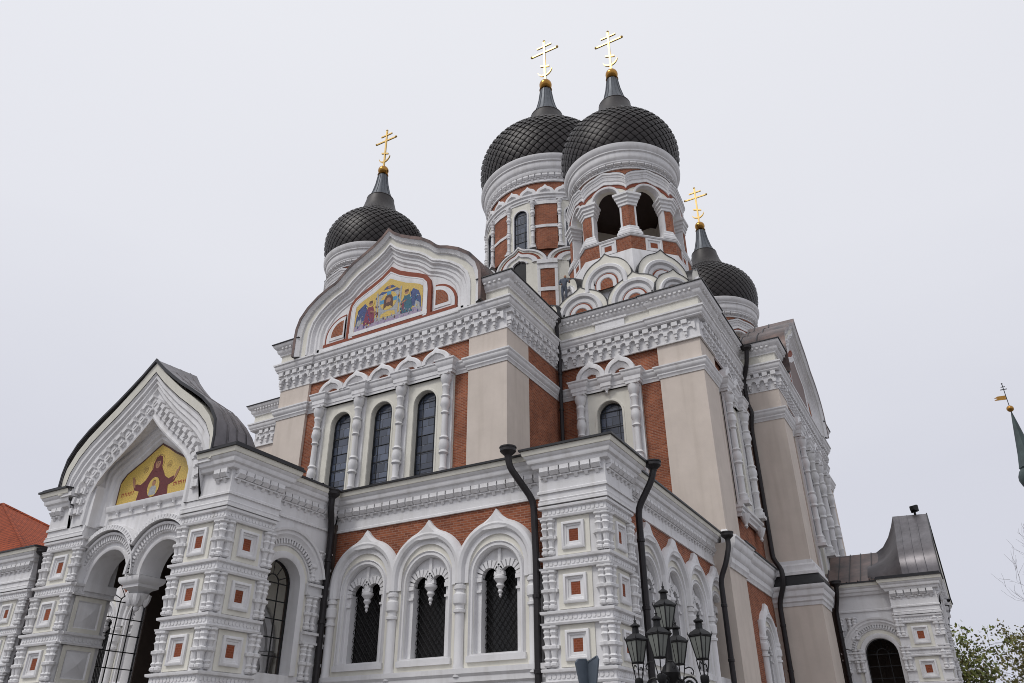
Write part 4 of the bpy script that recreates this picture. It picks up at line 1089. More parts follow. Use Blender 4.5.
# right arm base pier
BF = Fr((RX, YM-ARMW_R), (0, 1), (1, 0))
mb = MB(); mb.box(BF, -.16, 2.4, -3.4, .16, -1.6, 7.0, 'beige'); obj('pilaster', mb, low)
mb = MB()
pth = [(2.4, .0), (0, .0), (0, -2.4)][::-1]
pth = [(-.0, -2.4), (0, 0), (2.4, 0)]
mb.hsweep(BF, pth, [(-.1, 7.96), (.30, 7.98), (.30, 8.12), (.22, 8.2), (.18, 8.34), (.18, 8.44), (.08, 8.54), (.06, 8.70), (-.1, 8.74)], 'white')
mb.hsweep(BF, [(-.0, -2.2), (0, 0), (2.4, 0)], [(-.1, 7.98), (.26, 7.96), (.50, 7.52), (.50, 7.46)], 'roofblack')
mb.hsweep(BF, [(-.16, -2.3), (-.16, .16), (2.4, .16)], [(-.1, 6.55), (.04, 6.55), (.06, 6.7), (.12, 6.76), (.12, 6.92), (.2, 7.0), (.22, 7.14), (.22, 7.24), (.30, 7.3), (.34, 7.40), (.34, 7.47), (-.1, 7.5)], 'white')
obj('eaves_cornice', mb, low)
mb = MB(); mb.box(rightF, -ARMW_R+1, ARMW_R, -3, -.05, -1.6, 8.4, 'brick'); obj('wall', mb, low)

# ------------------------------------------------------------------ porches
def porch(F, depth, dz, mosaic_kind, full):
    """F: centre of the porch front, d = 0 on the pier faces"""
    G = Up(F, dz) if dz else F
    HW = 4.41; PW = 2.03
    b = MB()
    for sd in (-1, 1):
        x0, x1 = sorted((sd*2.3, sd*(HW-.3))); b.box(G, x0, x1, -1.3, -.012, 7.05, 8.45, 'white')
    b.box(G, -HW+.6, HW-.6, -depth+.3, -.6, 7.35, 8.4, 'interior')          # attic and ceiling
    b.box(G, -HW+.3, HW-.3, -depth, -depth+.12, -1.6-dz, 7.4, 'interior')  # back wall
    b.box(G, -HW+.3, HW-.3, -depth, -.4, -1.6-dz, -1.2-dz, 'stonegrey')
    part = obj('porch', b, cath)
    FRt = F.at(HW); pier(FRt, PW, PW, PW, part, dz=dz, right_side=True)
    FLt = F.at(-HW+PW); pier(FLt, PW, PW, PW, part, dz=dz, right_side=False, left_side=True)
    # reveal panels on the inner faces of the piers (diamond points)
    for s in (-1, 1):
        rp = MB()
        Q = F.at(s*(HW-PW)); Q = Fr(Q.o, (-F.n[0], -F.n[1]), (-s*F.u[0], -s*F.u[1])); Q = Up(Q, dz)
        for z in (4.86, 3.36, 1.86):
            rp.hsweep(Q, [(.12, 0), (1.58, 0)], [(-.02, z), (.11, z), (.13, z+.055), (.04, z+.075), (.04, z+.27), (.12, z+.295), (.13, z+.37), (-.02, z+.40)], 'white'); rope(rp, Q, .15, 1.55, .04, z+.09, .17)
        for z in (4.3, 2.8, 1.3):
            sq = lambda a, bb: [(.84-a, z-bb), (.84+a, z-bb), (.84+a, z+bb), (.84-a, z+bb)]
            rp.loft(Q, [(sq(.55, .55), .0), (sq(.55, .55), .04), (sq(.42, .42), .04), (sq(.38, .38), -.0), (sq(.01, .01), .12)], ['cream', 'cream', 'white', 'white'], True)
        obj('reveal_panel', rp, part)
    # two front arches
    a = MB(); zs = 5.28; r = .96; pd = -.50
    for c in (-1.31, 1.31):
        x0, x1 = (-HW+PW-.02, 0) if c < 0 else (0, HW-PW+.02)
        a.prism(G, [(x0, zs), (x0, 7.36), (x1, 7.36), (x1, zs)]+arc(c, zs, r, 0, pi, 18), -1.25, pd, 'white')
        def rg(q): return arc(c, zs, q, 0, pi, 20)
        a.loft(G, [(rg(r), pd-.2), (rg(r), pd+.03), (rg(r+.06), pd+.06), (rg(r+.10), pd+.06), (rg(r+.12), pd+.02), (rg(r+.22), pd+.02), (rg(r+.24), pd+.10), (rg(r+.28), pd+.10)], 'white')
        dentils_on_curve(a, G, rg(r+.36), pd, .16, .17, .12, wid=.5)
        a.loft(G, [(rg(r+.28), pd+.10), (rg(r+.44), pd+.12), (rg(r+.45), pd+.22), (rg(r+.52), pd+.24)], 'white')
        cut = [p for p in rg(r+.52)]
        ro = arc(c, zs+.02, 1.62, R(35 if c < 0 else 22), R(158 if c < 0 else 145), 14)
        a.sweep(G, ro, [(-.09, pd), (-.09, pd+.30), (.09, pd+.34), (.09, pd)], 'white')
        dentils_on_curve(a, G, arc(c, zs+.02, 1.62, R(35 if c < 0 else 22), R(158 if c < 0 else 145), 14), pd+.28, .12, .06, .14, wid=.55)
    obj('arcade', a, part)
    # middle column with its capital
    cc = MB(); dd = pd-.38; c3 = G.m(0, dd, 0)
    cc.hsweep(G, [(-.36, dd+.36), (.36, dd+.36), (.36, dd-.36), (-.36, dd-.36)], [(-.34, 4.70), (-.22, 4.72), (-.1, 4.86), (.02, 4.92), (.02, 5.0), (.10, 5.06), (.14, 5.14), (.14, 5.24), (-.1, 5.285)], 'white', closed=True)
    cc.lathe(c3, [(.01, 4.22), (.07, 4.26), (.10, 4.33), (.08, 4.38), (.16, 4.42), (.20, 4.50), (.30, 4.62), (.34, 4.74)], 'white', 16)
    for k in range(4):
        an = R(45+90*k); c4 = (c3[0]+.24*math.cos(an), c3[1]+.24*math.sin(an))
        cc.lathe(c4, [(.01, 4.36), (.08, 4.44), (.13, 4.58), (.14, 4.72)], 'white', 8)
    obj('pendant', cc, part)
    # impost mouldings on the inner piers
    for s in (-1, 1):
        im = MB(); e = s*(HW-PW)
        im.box(G, min(e, e-s*.13), max(e, e-s*.13), -1.6, pd+.06, 5.02, 5.285, 'white')
        im.box(G, min(e, e-s*.07), max(e, e-s*.07), -1.6, pd+.02, 4.90, 5.02, 'white')
        obj('impost', im, part)
    # eaves
    PRJ = [(-HW, -PW), (-HW, 0), (-3.3, 0)], [(3.17, 0), (HW, 0), (HW, -PW), (HW-.42, -PW), (HW-.42, -depth+.1)]
    FR_ = F.right(HW); FR2 = F.right(HW-.42); FL_ = F.left(-HW)
    low_cornice(F, [(-HW+.42, -depth+.1), (-HW+.42, -PW)]+PRJ[0], part, [(F, -HW+.05, -3.75, 0), (FL_, .05, PW, 0)], dz=dz, extra=[[(-HW, -PW), (-HW, 0), (-HW+PW, 0)]])
    low_cornice(F, PRJ[1], part, [(F, 3.75, HW-.05, 0), (FR_, .05, PW, 0), (FR2, PW+.1, depth-.2, 0)], dz=dz, extra=[[(HW-PW, 0), (HW, 0), (HW, -PW), (HW-.42, -PW)]])
    # gable with ogee outline
    g = MB(); K = keel
    KG = lambda hw_, zb_, zt_: [(hw_, 7.1 if hw_ < 3.2 else 8.22)]+[(x, max(z, 8.24) if hw_ > 3.2 else z) for x, z in keel(hw_, zb_, zt_)]+[(-hw_, 7.1 if hw_ < 3.2 else 8.22)]
    def KI(hw_, zt_):
        f = (zt_-7.1)/2.65
        h = [(1, 7.1), (1, 7.6), (1, 8.1), (1, 8.45), (.98, 8.7), (.86, 8.90), (.68, 9.07), (.48, 9.25), (.28, 9.46), (.12, 9.64), (0, 9.75)]
        h = [(a*hw_, 7.1+(b-7.1)*f) for a, b in h]; return h+[(-a, b) for a, b in reversed(h[:-1])]
    for s_ in (-1, 1):
        x0, x1 = sorted((s_*3.12, s_*3.72)); g.box(G, x0, x1, -.05, .36, 8.16, 8.30, 'white')
    rows = [(KG(3.74, 7.9, 12.32), .36), (KG(3.62, 7.7, 12.0), .34)]
    g.loft(G, [(KG(3.74, 8.0, 12.36), -.3), (KG(3.78, 8.0, 12.46), .41), (KG(3.60, 7.9, 12.10), .37)], 'cream')
    g.loft(G, [(KG(3.58, 7.9, 12.06), .36), (KG(3.56, 7.8, 12.0), .30), (KG(3.48, 7.7, 11.88), .30), (KG(3.46, 7.6, 11.85), .22), (KG(3.38, 7.5, 11.72), .24), (KG(3.34, 7.5, 11.64), .16), (KG(3.26, 7.4, 11.52), .16), (KG(3.22, 7.4, 11.46), .10), (KG(3.16, 7.4, 11.38), .05),
                (KG(2.62, 7.38, 10.60), .05), (KG(2.56, 7.38, 10.52), .10), (KG(2.50, 7.38, 10.44), .08), (KI(2.40, 10.36), -.30), (KI(2.30, 10.22), -.30), (KI(2.26, 10.16), -.36), (KI(2.12, 10.02), -.36), (KI(2.06, 9.96), -.44), (KI(1.94, 9.86), -.44), (KI(1.86, 9.76), -.54)], 'white')
    dentils_on_curve(g, G, K(2.93, 7.42, 11.05), .05, .13, .20, .36, wid=.62, off=.17)
    dentils_on_curve(g, G, K(2.93, 7.42, 11.05), .05, .20, .13, .36, wid=.42, off=.02)
    dentils_on_curve(g, G, K(2.93, 7.42, 11.05), .05, .09, .11, .36, wid=.66, off=-.12)
    dentils_on_curve(g, G, K(2.93, 7.42, 11.05), .05, .08, .05, .36, wid=.3, off=-.20)
    # sill below the mosaic
    g.hsweep(G, [(-2.0, -.5), (2.0, -.5)], [(-.1, 7.30), (.05, 7.32), (.05, 7.5), (.14, 7.55), (.18, 7.66), (.18, 7.72), (-.1, 7.76)], 'white')
    for i in range(5):
        u = -1.4+.7*i; c5 = G.m(u, -.38, 0); g.lathe(c5, [(.01, 7.36), (.05, 7.40), (.04, 7.45), (.08, 7.54)], 'white', 8)
    g.box(G, -HW+.05, HW-.05, -1.25, -.52, 7.2, 7.6, 'white')
    g.prism(G, K(3.70, 7.3, 12.2), -1.2, -.56, 'white')
    obj('gable', g, part)
    mo = MB(); MF = Up(F.at(0, -.545), dz)
    tess = [(1.86, 7.76), (1.86, 8.60)]; tess = tess+[(1.6, 8.90), (1.22, 9.08), (.78, 9.30), (.4, 9.53), (0, 9.74)]
    tess = tess+[(-x, z) for x, z in reversed(tess[:-1])]
    mo.prism(MF, tess, -.01, .012, 'tesbrown')
    sc = lambda k: [(x*k, 7.79+(z-7.79)*k) if z > 7.77 else (x*k, 7.79) for x, z in tess]
    mo.prism(MF, sc(.965), -.01, .016, 'tesgold')
    if mosaic_kind == 0:
        def poly(p, m, d): mo.prism(MF, p, .0, d, m)
        def disc(x, z, r_, m, d, n=16, sx=1.0): poly([(x+sx*r_*math.cos(2*pi*i/n), z+r_*math.sin(2*pi*i/n)) for i in range(n)], m, d)
        disc(0, 9.02, .31, 'tesbrown', .018); disc(0, 9.02, .295, 'tesgold', .020)
        poly([(-.78, 7.80), (.78, 7.80), (.70, 8.28), (.46, 8.52), (.30, 8.76), (.2, 8.9), (-.2, 8.9), (-.30, 8.76), (-.46, 8.52), (-.70, 8.28)], 'tesmaroon', .022)
        for s in (-1, 1):
            poly([(s*.46, 8.50), (s*.62, 8.1), (s*1.0, 8.22), (s*1.06, 8.36), (s*.92, 8.42), (s*.70, 8.36)], 'tesmaroon', .024)
            poly([(s*.94, 8.27), (s*1.08, 8.36), (s*1.17, 8.56), (s*1.20, 8.70), (s*1.12, 8.70), (s*1.10, 8.58), (s*1.05, 8.62), (s*1.02, 8.50)], 'skin', .026)
        poly([(-.20, 8.72), (.20, 8.72), (.24, 9.0), (.15, 9.24), (0, 9.30), (-.15, 9.24), (-.24, 9.0)], 'tesmaroon', .026)
        disc(0, 9.00, .17, 'skin', .028, sx=.75); poly([(-.12, 9.08), (.12, 9.08), (.08, 9.18), (-.08, 9.18)], 'tesbrown', .030)
        for x in (-.055, .055): disc(x, 9.03, .022, 'tesbrown', .030, 8)
        poly([(-.01, 8.94), (.01, 8.94), (.006, 9.02), (-.006, 9.02)], 'tesbrown', .030); poly([(-.04, 8.90), (.04, 8.90), (.04, 8.915), (-.04, 8.915)], 'tesbrown', .030)
        disc(0, 8.18, .36, 'tesbrown', .026, sx=.86); disc(0, 8.18, .34, 'tesgold', .028, sx=.86)
        poly([(-.18, 7.90), (.18, 7.90), (.16, 8.14), (.08, 8.22), (-.08, 8.22), (-.16, 8.14)], 'tesgrey', .030); disc(0, 8.30, .09, 'skin', .032); disc(0, 8.34, .08, 'tesbrown', .031)
        for s in (-1, 1):
            disc(s*.60, 8.88, .12, 'tesbrown', .018, 12); disc(s*.60, 8.88, .105, 'tesgold', .020, 12)
            for q in range(3): poly([(s*.60-.06+.05*q, 8.82), (s*.60-.04+.05*q, 8.82), (s*.60-.04+.05*q, 8.94), (s*.60-.06+.05*q, 8.94)], 'tesbrown', .022)
            rnd = random.Random(3+s)
            x = 1.02
            while x < 1.62:
                wd = rnd.uniform(.03, .07); z = 8.13+rnd.uniform(-.01, .01)
                poly([(s*x-.012, z-.07), (s*x+.012, z-.07), (s*x+.012, z+.07), (s*x-.012, z+.07)], 'tesred', .020)
                if rnd.random() < .7: poly([(s*x-.03, z+.02), (s*x+.03, z+.02), (s*x+.03, z+.045), (s*x-.03, z+.045)], 'tesred', .022)
                x += wd+.03
    obj('mosaic', mo, part)
    # ogee roof: short barrel with a swept back
    r_ = MB(); RB_ = [(0.46, 0), (-.2, 0), (-1.0, 0), (-1.75, 0)]
    o = lambda k=0: K(3.80, 8.44, 12.54-k)
    bk_ = [(3.62, 8.44), (3.61, 9.05), (3.52, 9.47), (3.15, 9.92), (2.58, 10.46), (1.9, 10.88), (1.22, 11.33), (.58, 11.93), (.26, 12.27), (0, 12.62)]
    bk = lambda t: [(a*(1-.2*t), 8.44+(b-8.44)*(.46*(1-t)**2.6+.54)) for a, b in bk_]+[(-a*(1-.2*t), 8.44+(b-8.44)*(.46*(1-t)**2.6+.54)) for a, b in bk_[-2::-1]]
    r_.loft(G, [(K(3.74, 8.44, 12.44), .44), (o(), .46), (o(), .36), (bk(0), -1.28)], 'roofgrey')
    back = []
    for t in (0, .12, .28, .5, .75, 1.0):
        q = (1-t)**2.6
        back.append((bk(t), -1.28-1.7*t))
    r_.loft(G, back, 'roofgrey')
    for d in (-.12, -.55, -.98):
        t_ = min(1, max(0, -d/1.28)); mid = [(p[0]*(1-t_)+q[0]*t_, p[1]*(1-t_)+q[1]*t_) for p, q in zip(o(), bk(0))]; hi = [(x*1.007, z+.025) for x, z in mid]
        r_.loft(G, [(mid, d), (hi, d), (hi, d-.03), (mid, d-.03)], 'roofgrey')
    r_.loft(G, [(K(3.75, 8.44, 12.42), .40), (K(3.77, 8.44, 12.45), .475), (K(3.835, 8.44, 12.585), .475), (K(3.835, 8.44, 12.585), .42)], 'roofblack')
    # flat part behind
    hw2 = HW+.42
    prof = lambda d, k: [(hw2-(.42 if d < -PW else 0), 8.50), (3.4, 8.56), (0, 8.56+k), (-3.4, 8.56), (-hw2+(.42 if d < -PW else 0), 8.50)]
    for s in (-1, 1):
        x0, x1 = sorted((s*3.72, s*(hw2+.01))); r_.box(G, x0, x1, -PW-.45, .40, 8.50, 8.565, 'roofblack')
    r_.loft(G, [(prof(-3, 0), -1.7), (prof(-3, 2.2), -PW-.42), (prof(-4, 2.2), -depth-.3)], 'roofbrown')
    for i in range(1, 6):
        d = -PW-.2-i*.55
        r_.loft(G, [(prof(-3, 2.2), d), ([(x, z+.05) for x, z in prof(-3, 2.2)], d), ([(x, z+.05) for x, z in prof(-3, 2.2)], d-.04), (prof(-3, 2.2), d-.04)], 'roofblack')
    obj('roof', r_, part)
    # side arches with iron grilles
    for s in (-1, 1):
        Q = (F.right(HW-.42) if s > 0 else F.left(-HW+.42)); Q = Up(Q, dz) if dz else Q
        uc = 3.0; w_ = MB(); zs2 = 5.08
        wall_arch(w_, Q, PW-.1, depth-.02, 1.9, 7.3, uc, .78, 2.4, zs2, -.5, 0, 'white'); w_.loft(Q, [([(uc+q, 2.4)]+arc(uc, zs2, q, 0, pi, 16)+[(uc-q, 2.4)], .006) for q in (.96, 1.14)], 'cream')
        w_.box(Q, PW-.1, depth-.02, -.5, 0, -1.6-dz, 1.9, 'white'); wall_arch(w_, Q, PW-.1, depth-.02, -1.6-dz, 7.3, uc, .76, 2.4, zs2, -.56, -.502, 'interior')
        jp = [(uc+.78, 2.4)]+arc(uc, zs2, .78, 0, pi, 16)+[(uc-.78, 2.4)]
        w_.sweep(Q, jp, [(.02, -.4), (.02, .05), (-.06, .09), (-.17, .09), (-.20, .0)], 'white')
        rg = lambda q: arc(uc, zs2, q, R(12), R(168), 16)
        w_.loft(Q, [(rg(1.16), 0), (rg(1.16), .05), (rg(1.22), .05), (rg(1.22), .02), (rg(1.36), .02), (rg(1.36), .12), (rg(1.44), .14), (rg(1.50), .2), (rg(1.62), .2), (rg(1.62), .26), (rg(1.70), .28), (rg(1.70), 0)], 'white')
        dentils_on_curve(w_, Q, rg(1.29), .02, .14, .10, .12, wid=.5)
        # half pier at the back
        for i in range(4):
            z0 = ZB[i+1]+.05; h = ZB[i]-.38-z0
            for u in (depth-.95, depth-.72, depth-.30): baluster(w_, Q, u, .06, z0, h, .125)
        for z in ZB[1:]:
            w_.box(Q, depth-1.15, depth-.05, 0, .17, z-.37, z-.30, 'white'); w_.box(Q, depth-1.15, depth-.05, 0, .10, z-.30, z-.08, 'white'); w_.box(Q, depth-1.15, depth-.05, 0, .19, z-.08, z, 'white')
        for z in ZB[2:]:
            w_.box(Q, PW-.1, PW+.12, 0, .1, z-.30, z, 'white')
        obj('side_arch', w_, part)
        if not full and s > 0: obj('panel', (lambda m_: (m_.box(Q, uc-.9, uc+.9, -.45, -.3, 2.2, 6.0, 'interior'), m_)[1])(MB()), part)  # blank infill added in the far arch to shut out the bright sky
        gr = MB()
        def hz(z): return .78 if z < zs2 else math.sqrt(max(0, .78**2-(z-zs2)**2))
        for x in (-.27, .27): gr.box(Q, uc+x-.016, uc+x+.016, -.44, -.41, 2.4, zs2+.05, 'iron')
        z = 2.95
        while z < 5.2: gr.box(Q, uc-hz(z), uc+hz(z), -.445, -.405, z-.016, z+.016, 'iron'); z += .545
        gr.sweep(Q, arc(uc, zs2+.04, .27, 0, pi, 10), [(-.016, -.44), (-.016, -.41), (.016, -.41), (.016, -.44)], 'iron')
        for an in (25, 58, 90, 122, 155): gr.tube([Q.m(uc+.27*math.cos(R(an)), -.425, zs2+.04+.27*math.sin(R(an))), Q.m(uc+.77*math.cos(R(an)), -.425, zs2+.77*math.sin(R(an)))], .016, 'iron', 4)
        gr.sweep(Q, [(uc+.77, 2.4)]+arc(uc, zs2, .77, 0, pi, 14)+[(uc-.77, 2.4)], [(.05, -.46), (.05, -.40), (-.02, -.40), (-.02, -.46)], 'iron')
        obj('grille', gr, part)
    # grille in one front arch
    if False:
        gr = MB(); c = -1.16; w2 = .92; d = pd-.75; zt = 4.35
        for i in range(5):
            x = c-w2+2*w2*i/4; gr.box(G, x-.02, x+.02, d-.02, d+.02, -1.0, zt, 'iron')
        z = .0
        while z < zt: gr.box(G, c-w2, c+w2, d-.02, d+.02, z-.02, z+.02, 'iron'); z += .72
        gr.box(G, c-w2, c+w2, d-.025, d+.025, zt-.03, zt+.03, 'iron')
        for rr in (.38, .92): gr.sweep(G, arc(c, zt, rr, 0, pi, 14), [(-.02, d-.02), (-.02, d+.02), (.02, d+.02), (.02, d-.02)], 'iron')
        for an in (30, 60, 90, 120, 150): gr.tube([G.m(c+.38*math.cos(R(an)), d, zt+.38*math.sin(R(an))), G.m(c+.92*math.cos(R(an)), d, zt+.92*math.sin(R(an)))], .02, 'iron', 4)
        obj('grille', gr, part)
    # portal on the inner wall
    po = MB(); Q = Up(F.at(0, -depth+.12), dz)
    wall_arch(po, Q, -2.2, 2.2, -1.2, 6.9, 0, .95, -1.2, 3.3, -.1, .12, 'cream')
    for x in (-1.9, -1.45, 1.45, 1.9):
        c6 = Q.m(x, .3, 0); po.lathe(c6, [(.2, -1.2), (.2, -.8), (.13, -.7), (.13, .6), (.22, .8), (.22, 1.1), (.13, 1.3), (.13, 2.4), (.2, 2.6), (.15, 2.8), (.22, 3.1), (.26, 3.3)], 'white', 10)
    for q, dd_ in ((1.0, .3), (1.3, .24), (1.65, .3), (1.95, .24)):
        po.sweep(Q, arc(0, 3.35, q, 0, pi, 16), [(-.12, 0), (-.12, dd_), (.06, dd_+.06), (.12, 0)], 'white')
    obj('portal', po, part)
    do = MB(); do.prism(Q, archpoly(0, .97, -1.2, 3.3), -.1, .02, 'door')
    for x in (-.48, .48):
        for z in (-.6, .5, 1.6, 2.6): do.box(Q, x-.3, x+.3, .02, .05, z-.4, z+.4, 'door')
    obj('door', do, part)
    return part
porchF = porch(Fr((XM, 15.29), (1, 0), (0, -1)), 5.2, 0.0, 0, True)
porchR = porch(Fr((-1.2, YM), (0, 1), (1, 0)), 4.9, -.5, 1, False)

# ------------------------------------------------------------------ downpipes
def downpipe(pts, r=.10, funnel=True):
    mb = MB(); P = [Vector(p) for p in pts]
    # round the corners a little
    Q = [P[0]]
    for a, b, c in zip(P, P[1:], P[2:]):
        d1 = (a-b); d2 = (c-b); l = min(.22, d1.length/2.2, d2.length/2.2)
        p0, p2 = b+d1.normalized()*l, b+d2.normalized()*l
        Q += [p0, p0*.25+b*.5+p2*.25, p2]
    Q.append(P[-1])
    mb.tube([tuple(q) for q in Q], r, 'pipe', 10)
    z = P[-2].z-1.0 if len(P) > 2 else P[0].z-2
    while z > P[-1].z+.3:
        a, b = P[-2], P[-1]
        t = (a.z-z)/(a.z-b.z)
        if 0 < t < 1:
            q = a+(b-a)*t; mb.lathe((q.x, q.y), [(r, z-.06), (r+.022, z-.05), (r+.022, z+.05), (r, z+.06)], 'pipe', 10)
        z -= 2.0
    if funnel:
        p = P[0]; mb.lathe((p.x, p.y), [(r, p.z-.05), (r*1.1, p.z), (r*2.1, p.z+.10), (r*2.4, p.z+.13), (r*2.4, p.z+.22), (r*2.6, p.z+.24), (r*2.6, p.z+.28), (.01, p.z+.26)], 'pipe', 12)
    return obj('downpipe', mb, cath)
downpipe([(-18.42, 19.75, 8.15), (-18.42, 19.75, 7.85), (-18.62, 20.12, 7.1), (-18.62, 20.12, -1.5)], .11)
downpipe([(-11.25, 19.62, 8.35), (-11.22, 19.66, 8.0), (-10.72, 20.25, 7.0), (-10.68, 20.28, 5.2), (-10.68, 20.28, -1.5)], .105)
downpipe([(-7.72, 22.85, 8.25), (-7.80, 22.80, 7.9), (-8.26, 22.62, 7.0), (-8.28, 22.62, -1.5)], .105)
downpipe([(-7.87, 31.75, 8.0), (-7.87, 31.75, 7.7), (-8.02, 31.55, 7.0), (-8.30, 31.5, 6.4), (-8.30, 31.5, -1.5)], .105)
downpipe([(XM+AW+.35, CY-.75, 20.3), (XM+AW+.30, CY-.62, 19.6), (XM+AW+.22, CY-.28, 18.6), (XM+AW+.22, CY-.28, 9.2)], .10)
downpipe([(CR+.75, YM-ARMW_R-.75, 20.2), (CR+.62, YM-ARMW_R-.62, 19.5), (CR+.2, YM-ARMW_R-.2, 18.6), (CR+.24, YM-ARMW_R-.24, 17.2), (CR+.42, YM-ARMW_R-.42, 16.7), (CR+.22, YM-ARMW_R-.22, 15.9), (CR+.22, YM-ARMW_R-.22, 8.9), (CR+.62, YM-ARMW_R-.62, 8.2), (CR+.62, YM-ARMW_R-.62, 7.6), (CR+.22, YM-ARMW_R-.4, 6.7), (CR+.22, YM-ARMW_R-.4, -1.5)], .12, True)
downpipe([(-5.55, 43.0, 7.75), (-5.6, 43.1, 7.3), (-5.85, 43.55, 6.7), (-5.85, 43.55, -1.5)], .11)
downpipe([(-34.85, 19.65, 8.1), (-34.85, 19.65, 7.8), (-35.05, 19.9, 7.0), (-35.05, 19.9, -1.5)], .14)

# ------------------------------------------------------------------ ground
mb = MB(); mb.box(Fr((0, 0), (1, 0), (0, 1)), -1500, 1500, -1500, 1500, -.4, 0, 'stonegrey')
gnd = obj('ground', mb, None, (0, 0, 0), 0); tag(gnd, kind='structure')
mb = MB(); mb.box(Fr((0, 0), (1, 0), (0, 1)), -120, 60, -60, 120, .004, .012, 'cobble')
sq_ = obj('pavement', mb, None, (0, 0, 0), 0); tag(sq_, kind='structure')

# ------------------------------------------------------------------ street lamp with five lanterns
lx, ly = -4.60, 13.5
lamp = empty('street_lamp', (lx, ly, 0))
tag(lamp, 'black cast iron street lamp with five glass lanterns in front of the cathedral', 'street lamp')
W0 = Fr((lx, ly), (1, 0), (0, 1))
mb = MB(); c = (lx, ly)
mb.lathe(c, [(.32, 0), (.32, .12), (.26, .16), (.24, .5), (.28, .55), (.16, .7), (.13, 1.0), (.16, 1.05), (.10, 1.15), (.075, 2.2), (.11, 2.24), (.11, 2.3), (.07, 2.36), (.065, 2.75), (.13, 2.82), (.16, 2.92), (.12, 3.02), (.06, 3.08), (.05, 3.5), (.085, 3.54), (.05, 3.6), (.045, 3.56), (.07, 3.58), (.03, 3.62), (.01, 3.63)], 'iron', 14)
post = obj('post', mb, lamp, (lx, ly, 0), 0)
def lantern(x, y, z, k=1.0):
    """four-sided tapering lantern hanging in its cradle; z is the foot of the glass"""
    f = MB(); cc = (x, y); ph = R(20)
    def ring(r, zz): return [(x+r*math.cos(ph+pi/2*i), y+r*math.sin(ph+pi/2*i), z+zz*k) for i in range(4)]
    rows = [ring(.13*k, 0), ring(.25*k, .50)]
    g = MB(); g.add(rows[0]+rows[1], [(i, (i+1) % 4, 4+(i+1) % 4, 4+i) for i in range(4)], 'milk')
    for i in range(4):
        f.tube([rows[0][i], rows[1][i]], .018*k, 'iron', 5)
        m0 = tuple((rows[0][i][j]+rows[0][(i+1) % 4][j])/2 for j in range(3)); m1 = tuple((rows[1][i][j]+rows[1][(i+1) % 4][j])/2 for j in range(3))
        f.tube([m0, m1], .010*k, 'iron', 4)
        f.tube([rows[1][i], rows[1][(i+1) % 4]], .022*k, 'iron', 5); f.tube([rows[0][i], rows[0][(i+1) % 4]], .02*k, 'iron', 5)
        a = rows[1][i]; dx, dy = (a[0]-x), (a[1]-y); l = math.hypot(dx, dy)
        f.tube([a, (a[0]+dx/l*.035*k, a[1]+dy/l*.035*k, a[2]+.05*k), (a[0]+dx/l*.03*k, a[1]+dy/l*.03*k, a[2]+.10*k)], [.02*k, .014*k, .004*k], 'iron', 5)
    f.lathe(cc, [(.01, z-.03*k), (.13*k, z-.03*k), (.15*k, z)], 'iron', 4, False, ph, ph+2*pi)
    f.lathe(cc, [(.27*k, z+.50*k), (.28*k, z+.525*k), (.22*k, z+.59*k), (.12*k, z+.65*k), (.085*k, z+.67*k), (.075*k, z+.82*k)], 'iron', 4, False, ph, ph+2*pi)
    f.lathe(cc, [(.075*k, z+.80*k), (.12*k, z+.82*k), (.12*k, z+.85*k), (.06*k, z+.89*k), (.03*k, z+.91*k), (.025*k, z+.94*k), (.04*k, z+.96*k), (.012*k, z+.99*k), (.004, z+1.09*k)], 'iron', 10)
    o = obj('lantern', f, lamp, (x, y, z), 0); obj('glass', g, o, (x, y, z), 0)
    return o
lantern(lx, ly, 3.63, .72)
arms = MB()
for i in range(4):
    a = R(3+90*i); d = .56
    x, y = lx+d*math.cos(a), ly+d*math.sin(a)
    lantern(x, y, 3.11, .71)
    P = lambda t, zz: (lx+t*math.cos(a), ly+t*math.sin(a), zz)
    am = MB()
    am.tube([P(.05, 2.45), P(.2, 2.36), P(.38, 2.42), P(.52, 2.56), P(.56, 2.70)], .028, 'iron', 8)
    am.tube([P(.08, 2.85)]+[P(.30+.13*math.cos(R(q)), 2.72+.13*math.sin(R(q))) for q in range(150, -200, -25)], .018, 'iron', 6)
    am.tube([P(.30+.06*math.cos(R(q)), 2.72+.06*math.sin(R(q))) for q in range(0, 361, 30)], .022, 'iron', 6)
    am.lathe((x, y), [(.02, 2.62), (.07, 2.66), (.05, 2.72), (.075, 2.76), (.075, 2.84), (.03, 2.87)], 'iron', 10)
    for q in range(4):
        b = R(20)+pi/2*q; X = lambda r_, zz: (x+r_*math.cos(b), y+r_*math.sin(b), zz)
        am.tube([X(.05, 2.84), X(.08, 2.98), X(.10, 3.10)], .009, 'iron', 4)
    for sgn in (-1, 1):
        tx, ty = -math.sin(a)*sgn, math.cos(a)*sgn
        S = lambda r_, zz: (x+tx*r_, y+ty*r_, zz)
        am.tube([S(.10, 3.03), S(.17, 3.05), S(.22, 3.03), S(.25, 2.98), S(.235, 2.93), S(.20, 2.945), S(.205, 2.97)], .011, 'iron', 5)
    obj('arm', am, lamp, (lx, ly, 2.3), 0)

